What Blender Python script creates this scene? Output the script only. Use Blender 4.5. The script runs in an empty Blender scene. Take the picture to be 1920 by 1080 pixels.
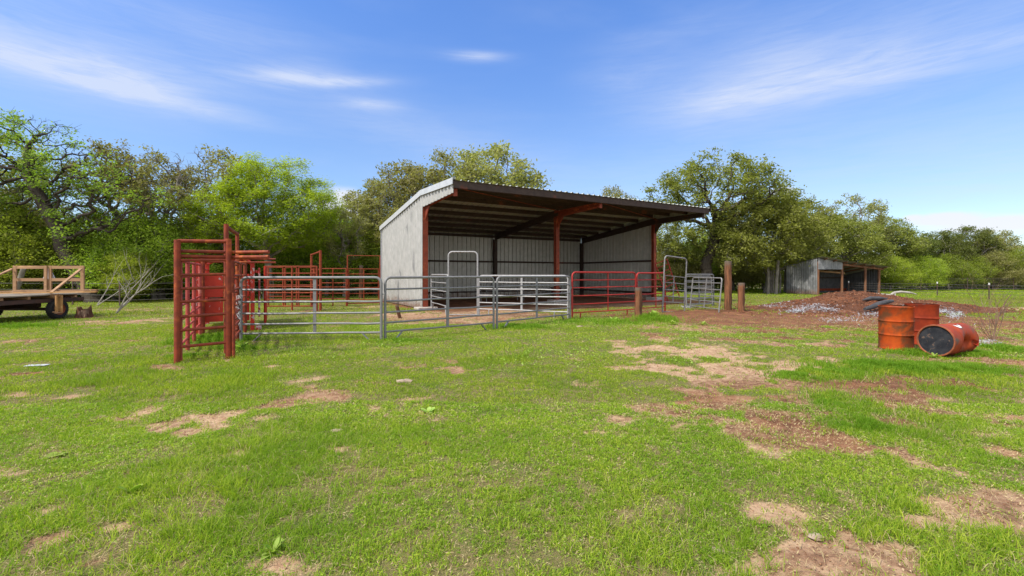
import bpy, math, random
import numpy as np
from mathutils import Vector, Matrix

# ------------------------------------------------------------------ camera, world, sun, exposure
C = bpy.context.scene.collection
sc = bpy.context.scene
R = math.radians
F, HZ, CAMH = 854.3, 513.8, 1.55          # focal length in photo pixels, horizon row, eye height

cam = bpy.data.cameras.new('camera')
cam.lens = 36 * F / 1920
cam.sensor_width = 36
cam.shift_y = -(540 - HZ) / 1920
cam.clip_start = 0.1
cam.clip_end = 3000
camo = bpy.data.objects.new('camera', cam)
camo.location = (0, 0, CAMH)
camo.rotation_euler = (R(90), 0, 0)
C.objects.link(camo)
sc.camera = camo

SUN_EL = R(52)
SUN_H = Vector((-0.80, -0.60)).normalized()      # where the sun stands, seen from the place
sun = bpy.data.lights.new('sun', 'SUN')
sun.energy = 3.2
sun.angle = R(3.5)
sun.color = (1.0, 0.95, 0.87)
suno = bpy.data.objects.new('sun', sun)
sd = Vector((SUN_H.x * math.cos(SUN_EL), SUN_H.y * math.cos(SUN_EL), math.sin(SUN_EL)))
suno.rotation_euler = sd.to_track_quat('Z', 'Y').to_euler()
suno.location = (-20, -15, 40)
C.objects.link(suno)

sc.view_settings.view_transform = 'Standard'
sc.view_settings.look = 'None'
sc.view_settings.gamma = 1
sc.view_settings.use_curve_mapping = False
sc.view_settings.exposure = 0.72
sc.cycles.max_bounces = 8
sc.cycles.diffuse_bounces = 4
sc.cycles.transparent_max_bounces = 6


class NT:
    """tiny node-tree helper"""
    def __init__(s, tree):
        s.t = tree; s.n = tree.nodes; s.l = tree.links
    def new(s, typ, **kw):
        n = s.n.new(typ)
        for k, v in kw.items():
            if hasattr(n, k): setattr(n, k, v)
        return n
    def put(s, sock, v):
        if hasattr(v, 'is_output') or isinstance(v, bpy.types.NodeSocket): s.l.new(v, sock)
        else: sock.default_value = v
    def math(s, op, a, b=0.0, c=None, clamp=False):
        n = s.n.new('ShaderNodeMath'); n.operation = op; n.use_clamp = clamp
        s.put(n.inputs[0], a); s.put(n.inputs[1], b)
        if c is not None: s.put(n.inputs[2], c)
        return n.outputs[0]
    def mix(s, f, a, b, typ='RGBA', blend='MIX'):
        n = s.n.new('ShaderNodeMix'); n.data_type = typ
        if typ == 'RGBA':
            n.blend_type = blend
            s.put(n.inputs[0], f); s.put(n.inputs[6], a); s.put(n.inputs[7], b); return n.outputs[2]
        s.put(n.inputs[0], f); s.put(n.inputs[2], a); s.put(n.inputs[3], b); return n.outputs[0]
    def noise(s, vec, scale, detail=4, rough=0.55, dist=0.0):
        n = s.n.new('ShaderNodeTexNoise')
        if vec is not None: s.l.new(vec, n.inputs['Vector'])
        n.inputs['Scale'].default_value = scale; n.inputs['Detail'].default_value = detail
        n.inputs['Roughness'].default_value = rough; n.inputs['Distortion'].default_value = dist
        return n.outputs['Fac']
    def ramp(s, f, lo, hi, a=0.0, b=1.0):
        n = s.n.new('ShaderNodeMapRange'); n.interpolation_type = 'SMOOTHSTEP'
        s.put(n.inputs[0], f)
        n.inputs[1].default_value = lo; n.inputs[2].default_value = hi
        n.inputs[3].default_value = a; n.inputs[4].default_value = b
        return n.outputs[0]
    def mapping(s, vec, scale=(1, 1, 1), rot=(0, 0, 0), loc=(0, 0, 0)):
        n = s.n.new('ShaderNodeMapping'); s.l.new(vec, n.inputs[0])
        n.inputs['Scale'].default_value = scale; n.inputs['Rotation'].default_value = rot; n.inputs['Location'].default_value = loc
        return n.outputs[0]


def c4(c): return (c[0], c[1], c[2], 1.0)


world = bpy.data.worlds.new('World')
sc.world = world
world.use_nodes = True
w = NT(world.node_tree)
w.n.clear()
wout = w.new('ShaderNodeOutputWorld')
bg = w.new('ShaderNodeBackground')
bg.inputs['Strength'].default_value = 0.100
sky = w.new('ShaderNodeTexSky')
sky.sky_type = 'NISHITA'
sky.sun_disc = False
sky.sun_elevation = SUN_EL
sky.sun_rotation = math.atan2(SUN_H.x, SUN_H.y)
sky.altitude = 100
sky.air_density = 1.0
sky.dust_density = 0.5
sky.ozone_density = 2.0
tc = w.new('ShaderNodeTexCoord')
sep = w.new('ShaderNodeSeparateXYZ')
w.l.new(tc.outputs['Generated'], sep.inputs[0])
DX, DY, DZ = sep.outputs
azi = w.math('ARCTAN2', DX, DY)
ele = w.math('ARCSINE', DZ)
cmb = w.new('ShaderNodeCombineXYZ')
w.l.new(azi, cmb.inputs[0]); w.l.new(ele, cmb.inputs[1])
skyv = cmb.outputs[0]
wispa = w.noise(w.mapping(skyv, (2.2, 13, 1), (0, 0, R(9))), 1.6, 6, 0.6, 0.6)
wispb = w.noise(w.mapping(skyv, (5, 46, 1), (0, 0, R(13))), 1.6, 6, 0.7, 1.2)
wisp = w.math('MULTIPLY_ADD', wispb, 0.45, w.math('MULTIPLY', wispa, 0.6))
wisp2 = w.noise(w.mapping(skyv, (1.2, 5, 1), (0, 0, R(-10))), 1.7, 4, 0.55, 0.3)


def skydir(px, py):
    v = Vector(((px - 960) / F, 1, (HZ - py) / F)).normalized()
    return math.atan2(v.x, v.y), math.asin(v.z)


# soft cirrus banks: photo position, half sizes in degrees, tilt in degrees, strength
total = None
for px, py, ra, re, tilt, st in [
        (110, 138, 9, 1.25, -4, 0.52), (225, 150, 5.5, 1.7, 4, 0.34), (60, 60, 14, 5, 0, 0.26), (150, 95, 12, 1.2, 0, .22), (330, 190, 9, .9, -5, 0.35), (30, 112, 5, .9, -6, .4),
        (585, 150, 7, .8, 6, 0.55), (545, 135, 5, 1.1, 14, 0.28), (702, 196, 3.2, 0.6, 2, 0.40), (660, 155, 4, .4, 8, .3), (893, 106, 3.6, 0.55, 0, 0.5),
        (1390, 182, 9, 2.0, 5, 0.45), (1560, 150, 14, 1.9, 0, 0.32), (1180, 150, 5, 2.5, 0, 0.22), (1760, 110, 9, 1.6, 0, 0.28),
        (1440, 95, 8, 3, 4, 0.20), (1700, 60, 14, 4, 0, .22), (1250, 60, 8, 1.2, 4, .15), (450, 60, 8, 2, 4, .15), (800, 260, 20, 3.0, -14, 0.22), (1500, 300, 24, 6, 0, 0.22), (1900, 330, 9, 2.5, 0, 0.3)]:
    a0, e0 = skydir(px, py)
    ra, re, tl = R(ra), R(re), R(tilt)
    da = w.math('SUBTRACT', azi, a0); de = w.math('SUBTRACT', ele, e0)
    p = w.math('ADD', w.math('MULTIPLY', da, math.cos(tl) / ra), w.math('MULTIPLY', de, math.sin(tl) / ra))
    q = w.math('ADD', w.math('MULTIPLY', da, -math.sin(tl) / re), w.math('MULTIPLY', de, math.cos(tl) / re))
    d2 = w.math('ADD', w.math('MULTIPLY', p, p), w.math('MULTIPLY', q, q))
    g = w.math('MULTIPLY', w.math('EXPONENT', w.math('MULTIPLY', d2, -1.0)), st * .88)
    total = g if total is None else w.math('ADD', total, g)
banks = w.math('MULTIPLY', total, w.ramp(wisp, 0.2, 0.8, 0.25, 1.55))
veil = w.math('MULTIPLY', w.ramp(wisp2, 0.42, 0.78), 0.10)
cirrus = w.math('MINIMUM', w.math('ADD', banks, veil), 0.85)
# low cumulus near the horizon
cum = None
for px, py, ra, re, st in [(1775, 412, 3.2, 0.75, 1.0), (1850, 422, 5.5, 1.0, 0.9), (1715, 410, 1.2, 0.5, 0.8), (640, 385, 4, 2.2, 0.9), (1463, 362, 1.8, 0.9, 0.8), (1700, 445, 12, 1.6, 0.4)]:
    a0, e0 = skydir(px, py)
    p = w.math('MULTIPLY', w.math('SUBTRACT', azi, a0), 1 / R(ra)); q = w.math('MULTIPLY', w.math('SUBTRACT', ele, e0), 1 / R(re))
    g = w.math('MULTIPLY', w.math('EXPONENT', w.math('MULTIPLY', w.math('ADD', w.math('MULTIPLY', p, p), w.math('MULTIPLY', q, q)), -1.0)), st)
    cum = g if cum is None else w.math('MAXIMUM', cum, g)
cn = w.noise(w.mapping(skyv, (1, 2.2, 1)), 16, 5, 0.6, 0.2)
cum = w.ramp(w.math('MULTIPLY', cum, w.math('ADD', cn, 0.35)), 0.22, 0.62, 0.0, 0.85)
tcol = w.mix(w.ramp(ele, R(3), R(34)), (0.92, 0.98, 1.10, 1), (0.82, 1.12, 1.60, 1))
tint = w.mix(1.0, sky.outputs[0], tcol, blend='MULTIPLY')
hsv = w.new('ShaderNodeHueSaturation'); hsv.inputs['Saturation'].default_value = 1.0
w.l.new(tint, hsv.inputs['Color'])
s1 = w.mix(cirrus, hsv.outputs[0], (4.3, 4.8, 6.0, 1))
s2 = w.mix(cum, s1, (5.6, 5.6, 6.0, 1))
# fill light: bright cloud veil added to unseen sky overhead and behind the camera
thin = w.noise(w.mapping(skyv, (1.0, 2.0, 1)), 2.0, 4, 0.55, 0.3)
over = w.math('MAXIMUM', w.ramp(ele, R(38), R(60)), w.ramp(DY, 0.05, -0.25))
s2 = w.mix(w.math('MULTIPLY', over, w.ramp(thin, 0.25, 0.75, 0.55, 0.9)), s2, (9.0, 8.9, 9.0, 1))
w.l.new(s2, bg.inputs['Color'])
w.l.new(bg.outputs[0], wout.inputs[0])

# ------------------------------------------------------------------ helpers
rng = np.random.default_rng(7)
rnd = random.Random(5)


def G(px, Y, z=0.0):
    """point of the place seen at photo column px at distance Y"""
    return Vector(((px - 960) / F * Y, Y, z))


def base(px, py):
    """ground point under photo pixel"""
    Y = CAMH * F / (py - HZ)
    return Vector(((px - 960) / F * Y, Y, 0))


def pmat(name, c1, c2, scale=5, rough=0.7, metal=0.0, c3=None, s3=1.5, t3=(0.55, 0.7), bump=0.0, bs=None, stretch=(1, 1, 1), spec=0.5, rv=0.0, lo=0.35, hi=0.65, stain=None, coords='Object'):
    m = bpy.data.materials.new(name); m.use_nodes = True
    n = NT(m.node_tree); b = n.n['Principled BSDF']
    t = n.new('ShaderNodeTexCoord')
    v = n.mapping(t.outputs[coords], stretch)
    f1 = n.noise(v, scale, 6, 0.6)
    col = n.mix(n.ramp(f1, lo, hi), c4(c1), c4(c2))
    if c3 is not None:
        f3 = n.noise(v, s3, 5, 0.65, 0.3)
        col = n.mix(n.ramp(f3, *t3), col, c4(c3))
    if stain is not None:
        f4 = n.noise(n.mapping(t.outputs[coords], stain[1]), stain[2], 5, 0.65, 0.4)
        col = n.mix(n.math('MULTIPLY', n.ramp(f4, stain[3], stain[4]), stain[5]), col, c4(stain[0]))
    n.l.new(col, b.inputs['Base Color'])
    b.inputs['Metallic'].default_value = metal
    b.inputs['Specular IOR Level'].default_value = spec
    if rv: n.l.new(n.ramp(f1, 0.3, 0.7, rough - rv, rough + rv), b.inputs['Roughness'])
    else: b.inputs['Roughness'].default_value = rough
    if bump:
        bn = n.new('ShaderNodeBump'); bn.inputs['Strength'].default_value = bump; bn.inputs['Distance'].default_value = 0.02
        n.l.new(n.noise(v, bs or scale * 4, 6, 0.65), bn.inputs['Height'])
        n.l.new(bn.outputs[0], b.inputs['Normal'])
    return m


def leafmat(name, c1, c2, trans=0.45, c3=None, rough=0.6):
    m = bpy.data.materials.new(name); m.use_nodes = True
    n = NT(m.node_tree); n.n.clear()
    out = n.new('ShaderNodeOutputMaterial')
    geo = n.new('ShaderNodeNewGeometry')
    col = n.mix(geo.outputs['Random Per Island'], c4(c1), c4(c2))
    t = n.new('ShaderNodeTexCoord')
    big = n.noise(t.outputs['Object'], 0.9, 3)
    col = n.mix(n.math('MULTIPLY', n.ramp(big, 0.4, 0.65), 0.6), col, c4(c3 or c2))
    oi = n.new('ShaderNodeObjectInfo')
    hs = n.new('ShaderNodeHueSaturation')
    n.l.new(n.math('MULTIPLY_ADD', oi.outputs['Random'], 0.030, 0.472), hs.inputs['Hue'])
    n.l.new(n.math('MULTIPLY_ADD', oi.outputs['Random'], 0.35, 0.82), hs.inputs['Value'])
    n.l.new(col, hs.inputs['Color'])
    b = n.new('ShaderNodeBsdfPrincipled'); b.inputs['Roughness'].default_value = rough; b.inputs['Specular IOR Level'].default_value = 0.12
    n.l.new(hs.outputs[0], b.inputs['Base Color'])
    tr = n.new('ShaderNodeBsdfTranslucent')
    n.l.new(n.mix(1.0, hs.outputs[0], (1.25, 1.35, 0.6, 1), blend='MULTIPLY'), tr.inputs['Color'])
    ms = n.new('ShaderNodeMixShader'); ms.inputs[0].default_value = trans
    n.l.new(b.outputs[0], ms.inputs[1]); n.l.new(tr.outputs[0], ms.inputs[2]); n.l.new(ms.outputs[0], out.inputs[0])
    return m


def mesh_np(name, verts, polys):
    """verts (n,3); polys = list of (k,m) index arrays, m corners each"""
    me = bpy.data.meshes.new(name)
    verts = np.asarray(verts, dtype=np.float32)
    me.vertices.add(len(verts)); me.vertices.foreach_set('co', verts.ravel())
    loops = np.concatenate([p.ravel() for p in polys]).astype(np.int32)
    tot = np.concatenate([np.full(len(p), p.shape[1], np.int32) for p in polys])
    start = np.concatenate([[0], np.cumsum(tot)[:-1]]).astype(np.int32)
    me.loops.add(len(loops)); me.loops.foreach_set('vertex_index', loops)
    me.polygons.add(len(tot)); me.polygons.foreach_set('loop_start', start)
    try: me.polygons.foreach_set('loop_total', tot)
    except Exception: pass
    me.update(calc_edges=True)
    return me


class MB:
    def __init__(s): s.v = []; s.f = []
    def add(s, vs, fs):
        k = len(s.v); s.v += [tuple(v) for v in vs]; s.f += [tuple(k + i for i in f) for f in fs]; return s
    def box(s, c, size, rz=0.0, M=None):
        x, y, z = [a / 2 for a in size]
        M = M or Matrix.Rotation(rz, 4, 'Z')
        P = [Vector((i * x, j * y, k * z)) for k in (-1, 1) for j in (-1, 1) for i in (-1, 1)]
        return s.add([(M @ p) + Vector(c) for p in P], [(0, 2, 3, 1), (4, 5, 7, 6), (0, 1, 5, 4), (2, 6, 7, 3), (0, 4, 6, 2), (1, 3, 7, 5)])
    def beam(s, p, q, w_, h, up=(0, 0, 1)):
        """rectangular bar p->q, width w_ sideways, height h along up"""
        p = Vector(p); q = Vector(q); d = (q - p).normalized(); up = Vector(up)
        side = d.cross(up)
        if side.length < 1e-4: side = d.cross(Vector((0, 1, 0)))
        side.normalize(); u = side.cross(d).normalized()
        P = []
        for e in (p, q):
            for a, b_ in ((-1, -1), (1, -1), (1, 1), (-1, 1)): P.append(e + side * (a * w_ / 2) + u * (b_ * h / 2))
        return s.add(P, [(0, 1, 2, 3), (7, 6, 5, 4), (0, 4, 5, 1), (1, 5, 6, 2), (2, 6, 7, 3), (3, 7, 4, 0)])
    def ibeam(s, p, q, w_, h, t=0.02, up=(0, 0, 1)):
        p = Vector(p); q = Vector(q); d = (q - p).normalized(); up = Vector(up)
        side = d.cross(up)
        if side.length < 1e-4: side = d.cross(Vector((0, 1, 0)))
        u = side.normalized().cross(d).normalized()
        s.beam(p + u * (h / 2 - t / 2), q + u * (h / 2 - t / 2), w_, t, up)
        s.beam(p - u * (h / 2 - t / 2), q - u * (h / 2 - t / 2), w_, t, up)
        return s.beam(p, q, t, h - 2 * t - 0.002, up)
    def tube(s, pts, r, n=10, caps=True):
        pts = [Vector(p) for p in pts]
        rs = r if isinstance(r, (list, tuple)) else [r] * len(pts)
        k0 = len(s.v); ref = None
        for i, p in enumerate(pts):
            a = pts[max(i - 1, 0)]; b_ = pts[min(i + 1, len(pts) - 1)]
            d = (b_ - a).normalized()
            if ref is None: ref = d.cross(Vector((0.31, 0.17, 0.93)) if abs(d.z) < 0.9 else Vector((1, 0.1, 0))).normalized()
            ref = (ref - d * ref.dot(d)).normalized(); o = d.cross(ref)
            for j in range(n):
                t = 2 * math.pi * j / n
                s.v.append(tuple(p + (ref * math.cos(t) + o * math.sin(t)) * rs[i]))
        for i in range(len(pts) - 1):
            for j in range(n):
                a = k0 + i * n + j; b_ = k0 + i * n + (j + 1) % n
                s.f.append((a, b_, b_ + n, a + n))
        if caps:
            s.f.append(tuple(k0 + j for j in range(n))[::-1]); s.f.append(tuple(k0 + (len(pts) - 1) * n + j for j in range(n)))
        return s
    def lathe(s, prof, n=40, M=None, close=False):
        """prof: (radius, height) pairs round Z"""
        k0 = len(s.v); M = M or Matrix()
        for r_, h in prof:
            for j in range(n):
                t = 2 * math.pi * j / n
                s.v.append(tuple(M @ Vector((r_ * math.cos(t), r_ * math.sin(t), h))))
        for i in range(len(prof) - 1):
            for j in range(n):
                a = k0 + i * n + j; b_ = k0 + i * n + (j + 1) % n
                s.f.append((a, b_, b_ + n, a + n))
        return s
    def build(s, name, mat, parent=None, smooth=False, bevel=0.0, off=None):
        if off is not None: s.v = [(x - off[0], y - off[1], z - off[2]) for x, y, z in s.v]
        me = bpy.data.meshes.new(name); me.from_pydata(s.v, [], s.f); me.update()
        return link(name, me, mat, parent, smooth, bevel)


def link(name, me, mat, parent=None, smooth=False, bevel=0.0):
    if mat is not None and not me.materials: me.materials.append(mat)
    if smooth:
        me.polygons.foreach_set('use_smooth', [True] * len(me.polygons))
        if smooth != 'all': me.set_sharp_from_angle(angle=R(40))
    o = bpy.data.objects.new(name, me); C.objects.link(o)
    if parent is not None: o.parent = parent
    if bevel:
        b = o.modifiers.new('bevel', 'BEVEL'); b.width = bevel; b.segments = 2; b.limit_method = 'ANGLE'
    return o


def thing(name, label, cat, loc=(0, 0, 0), rz=0.0, group=None):
    o = bpy.data.objects.new(name, None); C.objects.link(o)
    o.empty_display_size = 0.2
    o.location = loc; o.rotation_euler = (0, 0, rz); o['label'] = label; o['category'] = cat
    if group: o['group'] = group
    return o


def tag(o, label=None, cat=None, group=None, kind=None):
    if label: o['label'] = label
    if cat: o['category'] = cat
    if group: o['group'] = group
    if kind: o['kind'] = kind
    return o


def hash2(ix, iy, seed):
    h = (ix.astype(np.int64) * 374761393 + iy.astype(np.int64) * 668265263 + seed * 974634777) & 0x7fffffff
    h = ((h ^ (h >> 13)) * 1274126177) & 0x7fffffff
    return ((h ^ (h >> 16)) & 0xffff) / 65535.0


def vnoise(x, y, seed=0):
    x = np.asarray(x, float); y = np.asarray(y, float)
    ix = np.floor(x); iy = np.floor(y); fx = x - ix; fy = y - iy
    fx = fx * fx * (3 - 2 * fx); fy = fy * fy * (3 - 2 * fy)
    a = hash2(ix, iy, seed); b = hash2(ix + 1, iy, seed); c = hash2(ix, iy + 1, seed); d = hash2(ix + 1, iy + 1, seed)
    return (a * (1 - fx) + b * fx) * (1 - fy) + (c * (1 - fx) + d * fx) * fy


def fbm(x, y, sc_, oct_=4, seed=0):
    t = 0; a = 1; n = 0
    for o in range(oct_):
        t = t + a * vnoise(np.asarray(x) * sc_ * 2 ** o + 17.3 * o, np.asarray(y) * sc_ * 2 ** o - 9.1 * o, seed + o); n += a; a *= 0.5
    return t / n


def sstep(x, a, b):
    t = np.clip((x - a) / (b - a), 0, 1); return t * t * (3 - 2 * t)


# ------------------------------------------------------------------ ground: heights and bare patches
SU = Vector((math.cos(0.525), math.sin(0.525))); SV = Vector((-math.sin(0.525), math.cos(0.525)))
SL = Vector((-3.856, 20.171)); SLEN, SDEP, SOH = 14.29, 6.94, 3.6      # shed corner, length, depth, overhang

# bare patches: photo centre, half sizes in photo pixels, strength, tone (0 pale sand .. 1 red-brown soil)
PATCH = []
for px, py, rx, ry, st, tn in [
        (1290, 660, 70, 12, 1.0, .1), (1200, 655, 60, 7, .8, .15), (1350, 682, 110, 14, 1.1, .2), (1440, 690, 110, 13, .9, .25), (1420, 715, 75, 20, .95, .5),
        (1400, 762, 70, 22, 1.0, .6), (1370, 790, 45, 14, .8, .5), (1300, 800, 30, 10, .7, .3), (1215, 762, 40, 10, .9, .45), (1150, 825, 32, 11, 1.0, .3),
        (1560, 690, 60, 9, .8, .4), (1640, 716, 90, 9, .9, .7), (1760, 712, 100, 7, .7, .7), (1590, 735, 50, 11, .7, .6), (1820, 668, 60, 9, .6, .5),
        (1700, 780, 60, 14, .75, .6), (1810, 785, 60, 10, .7, .6), (1650, 840, 60, 16, .7, .6), (1700, 880, 50, 14, .8, .5), (1850, 850, 60, 14, .8, .45), (1905, 790, 40, 20, .7, .5),
        (1790, 980, 70, 14, 1.1, .1), (1870, 992, 60, 12, .9, .3), (1850, 935, 50, 20, .75, .4), (1525, 1040, 55, 26, 1.0, .4), (1465, 1060, 45, 16, .6, .4), (1370, 1022, 18, 12, .9, .2),
        (1300, 985, 14, 10, .8, .2), (1700, 1050, 60, 16, .6, .4), (1640, 1070, 40, 10, .5, .3), (760, 1020, 28, 15, 1.0, .3), (1770, 880, 30, 8, .6, .2),
        (590, 752, 55, 9, 1.0, .45), (520, 790, 50, 9, .55, .3), (400, 785, 50, 11, .85, .25), (360, 790, 20, 7, .6, .3), (700, 720, 40, 6, .5, .5), (850, 690, 60, 8, .4, .4),
        (440, 850, 45, 8, .6, .2), (560, 870, 30, 9, .35, .4), (130, 800, 60, 9, .35, .4), (180, 790, 40, 6, .4, .3), (140, 985, 55, 14, .75, .45), (230, 965, 26, 11, .8, .3),
        (90, 945, 50, 9, .5, .4), (260, 1000, 22, 14, .8, .3), (190, 1015, 60, 12, .55, .5), (20, 1000, 40, 12, .5, .4), (430, 1010, 40, 10, .4, .5), (560, 960, 30, 7, .5, .6), (100, 930, 30, 7, .5, .2),
        (640, 840, 20, 5, .4, .2), (10, 710, 30, 9, 1.0, .6), (135, 690, 26, 5, .9, .4), (215, 637, 35, 4, .9, .6), (55, 637, 50, 6, .85, .4), (150, 607, 70, 5, 1.0, .35), (300, 600, 60, 4, .7, .3), (250, 580, 90, 4, .5, .4), (30, 655, 60, 5, .4, .4),
        (300, 692, 40, 4, .4, .4), (470, 640, 30, 3, .3, .4), (900, 790, 60, 8, .3, .3), (1060, 800, 50, 8, .3, .3),
        (1310, 593, 130, 10, 1.3, .85), (1400, 605, 100, 8, 1.0, .75), (1280, 612, 90, 7, .8, .4), (1500, 600, 170, 12, 1.4, .95), (1640, 598, 170, 13, 1.4, .95), (1790, 600, 110, 9, 1.2, .85), (1860, 578, 90, 3, 1.0, .2),
        (1500, 580, 90, 8, 1.3, .9), (1870, 640, 70, 12, 1.1, .45), (1900, 612, 60, 8, .8, .7), (1530, 640, 90, 4, .5, .4), (1200, 600, 30, 4, .6, .5), (1240, 596, 50, 5, .8, .8), (1120, 640, 60, 5, .4, .3),
        (850, 596, 100, 7, 1.5, .45), (770, 590, 50, 5, 1.4, .4), (960, 590, 90, 5, 1.3, .5), (900, 604, 60, 4, .8, .5), (700, 575, 30, 3, .7, .4), (575, 583, 25, 2, .7, .5), (1290, 585, 60, 4, 1.2, 1.0), (1365, 584, 40, 4, 1.1, .9)]:
    Y = CAMH * F / (py - HZ); X = (px - 960) / F * Y
    PATCH.append((X, Y, rx / F * Y, ry * Y * Y / (CAMH * F), st, tn))


def shed_local(x, y):
    dx, dy = x - SL.x, y - SL.y
    return dx * SU.x + dy * SU.y, dx * SV.x + dy * SV.y


def dirt_mask(x, y):
    """0 grass .. 1 bare, and the tone of the soil"""
    x = np.asarray(x, float); y = np.asarray(y, float)
    wx = x + (fbm(x, y, 1.6, 4, 31) - .5) * .8; wy = y + (fbm(x, y, 1.6, 4, 47) - .5) * .9
    m = np.zeros_like(x); t = np.zeros_like(x); ws = np.full_like(x, 1e-3)
    mh = np.zeros_like(x)
    for X, Y, rx, ry, st, tn in PATCH:
        g = st * np.exp(-(((wx - X) / rx) ** 2 + ((wy - Y) / ry) ** 2) * 0.9)
        t = t + g * tn; ws = ws + g
        if Y > 12: mh = mh + g
        else: m = m + g
    tone = t / ws
    m = .95 * (1 - np.exp(-m * 1.35)) + mh
    a, b = shed_local(x, y)
    ins = sstep(a, -0.9, 0.2) * sstep(-a, -SLEN - 2.5, -SLEN - 0.3) * sstep(b, -3.9, -2.6) * sstep(-b, -SDEP - .3, -SDEP + .1)
    m = np.maximum(m, ins * 1.6); tone = np.where(ins > 0.3, np.maximum(tone, .45 + .5 * sstep(b, -2.5, 0.5)), tone)
    nz = fbm(x, y, 1.7, 5, 3)
    nb = fbm(x, y, 0.35, 3, 11)
    n6 = fbm(x, y, 4.5, 4, 19)
    m = m * (0.35 + 1.2 * nz) + sstep(nz, 0.60, 0.82) * 0.5 + (n6 - .5) * 1.7 * sstep(m, .05, .35) + (n6 - .5) * 1.0 * (y < 20) + .06 + (nb - .5) * .5 * (y < 30) * sstep(x, -4, 4) + .62 * sstep(nz, .38, .68) * sstep(x / np.maximum(y, 1), .10, .45) * (y < 13) * (y > 0) + .16 * sstep(nz, .45, .7) * (y < 8) * (y > 0)
    m = m * (1 - 0.75 * sstep(y, 26, 34) * (ins < .2))
    return sstep(m, 0.15, 0.95), np.clip(tone + (nz - .5) * .5, 0, 1)


def gz(x, y):
    x = np.asarray(x, float); y = np.asarray(y, float)
    return ((fbm(x, y, 0.5, 3, 71) - .5) * .07 + (fbm(x, y, 3.5, 3, 72) - .5) * .03) * (1 - .7 * sstep(y, 14, 20))


def gz1(x, y): return float(gz(np.array([x]), np.array([y]))[0])


def axis(lo, hi, fine, n):
    t = np.linspace(math.asinh(lo / fine), math.asinh(hi / fine), n)
    return fine * np.sinh(t)


gx = axis(-900, 900, 5.0, 620); gy = 3 + axis(-60, 1200, 3.0, 560)
XX, YY = np.meshgrid(gx, gy)
ZZ = gz(XX, YY)
dm, dt = dirt_mask(XX, YY)
ZZ = ZZ - dm * 0.015 + dm * (fbm(XX, YY, 6.0, 3, 75) - .5) * .05
nx_, ny_ = len(gx), len(gy)
idx = np.arange(nx_ * ny_).reshape(ny_, nx_)
q = np.stack([idx[:-1, :-1], idx[:-1, 1:], idx[1:, 1:], idx[1:, :-1]], -1).reshape(-1, 4)
me = mesh_np('ground', np.stack([XX.ravel(), YY.ravel(), ZZ.ravel()], 1), [q])
for nm, arr in (('dirt', dm), ('tone', dt)):
    at = me.attributes.new(nm, 'FLOAT', 'POINT'); at.data.foreach_set('value', arr.ravel().astype(np.float32))
gm = bpy.data.materials.new('pasture_ground'); gm.use_nodes = True
n = NT(gm.node_tree); b = n.n['Principled BSDF']
t = n.new('ShaderNodeTexCoord'); v = t.outputs['Object']
ad = n.new('ShaderNodeAttribute'); ad.attribute_name = 'dirt'
ato = n.new('ShaderNodeAttribute'); ato.attribute_name = 'tone'
nf = n.noise(v, 9, 6, 0.65); nm_ = n.noise(v, 1.3, 5, 0.6); nn = n.noise(v, 45, 5, 0.7)
sand = n.mix(n.ramp(nf, .35, .65), (0.48, 0.33, 0.205, 1), (0.34, 0.205, 0.12, 1))
soil = n.mix(n.ramp(nf, .35, .65), (0.20, 0.088, 0.042, 1), (0.11, 0.048, 0.027, 1))
soil = n.mix(n.ramp(nm_, .45, .7), soil, (0.27, 0.125, 0.06, 1))
dirt = n.mix(n.ramp(n.math('ADD', ato.outputs['Fac'], n.math('MULTIPLY_ADD', nf, .5, -.25)), .2, .75), sand, soil)
dirt = n.mix(n.math('MULTIPLY', n.ramp(nn, .55, .75), .5), dirt, (0.09, 0.05, 0.03, 1))
dirt = n.mix(n.math('MULTIPLY', n.ramp(n.noise(v, 110, 3, .7), .56, .68), .5), dirt, (0.07, 0.04, 0.022, 1))
thatch = n.mix(n.ramp(nf, .3, .7), (0.15, 0.13, 0.045, 1), (0.24, 0.20, 0.08, 1))
thatch = n.mix(n.ramp(nm_, .42, .68), thatch, (0.10, 0.15, 0.025, 1))
nh = n.noise(v, 170, 3, 0.7)
thatch = n.mix(n.math('MULTIPLY', n.ramp(nn, .45, .62), .65), thatch, (0.24, 0.16, 0.08, 1))
thatch = n.mix(n.math('MULTIPLY', n.ramp(nh, .48, .60), .75), thatch, (0.035, 0.04, 0.012, 1))
fac = n.ramp(n.math('ADD', ad.outputs['Fac'], n.math('ADD', n.math('MULTIPLY_ADD', nn, .9, -.45), n.math('MULTIPLY_ADD', nf, .9, -.45))), .24, .70)
n.l.new(n.mix(fac, thatch, dirt), b.inputs['Base Color'])
b.inputs['Roughness'].default_value = 0.95; b.inputs['Specular IOR Level'].default_value = 0.15
bn = n.new('ShaderNodeBump'); bn.inputs['Strength'].default_value = 0.7; bn.inputs['Distance'].default_value = 0.04
n.l.new(n.math('ADD', nf, n.math('MULTIPLY', nn, .6)), bn.inputs['Height']); n.l.new(bn.outputs[0], b.inputs['Normal'])
tag(link('ground', me, gm, smooth='all'), kind='structure')

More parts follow.
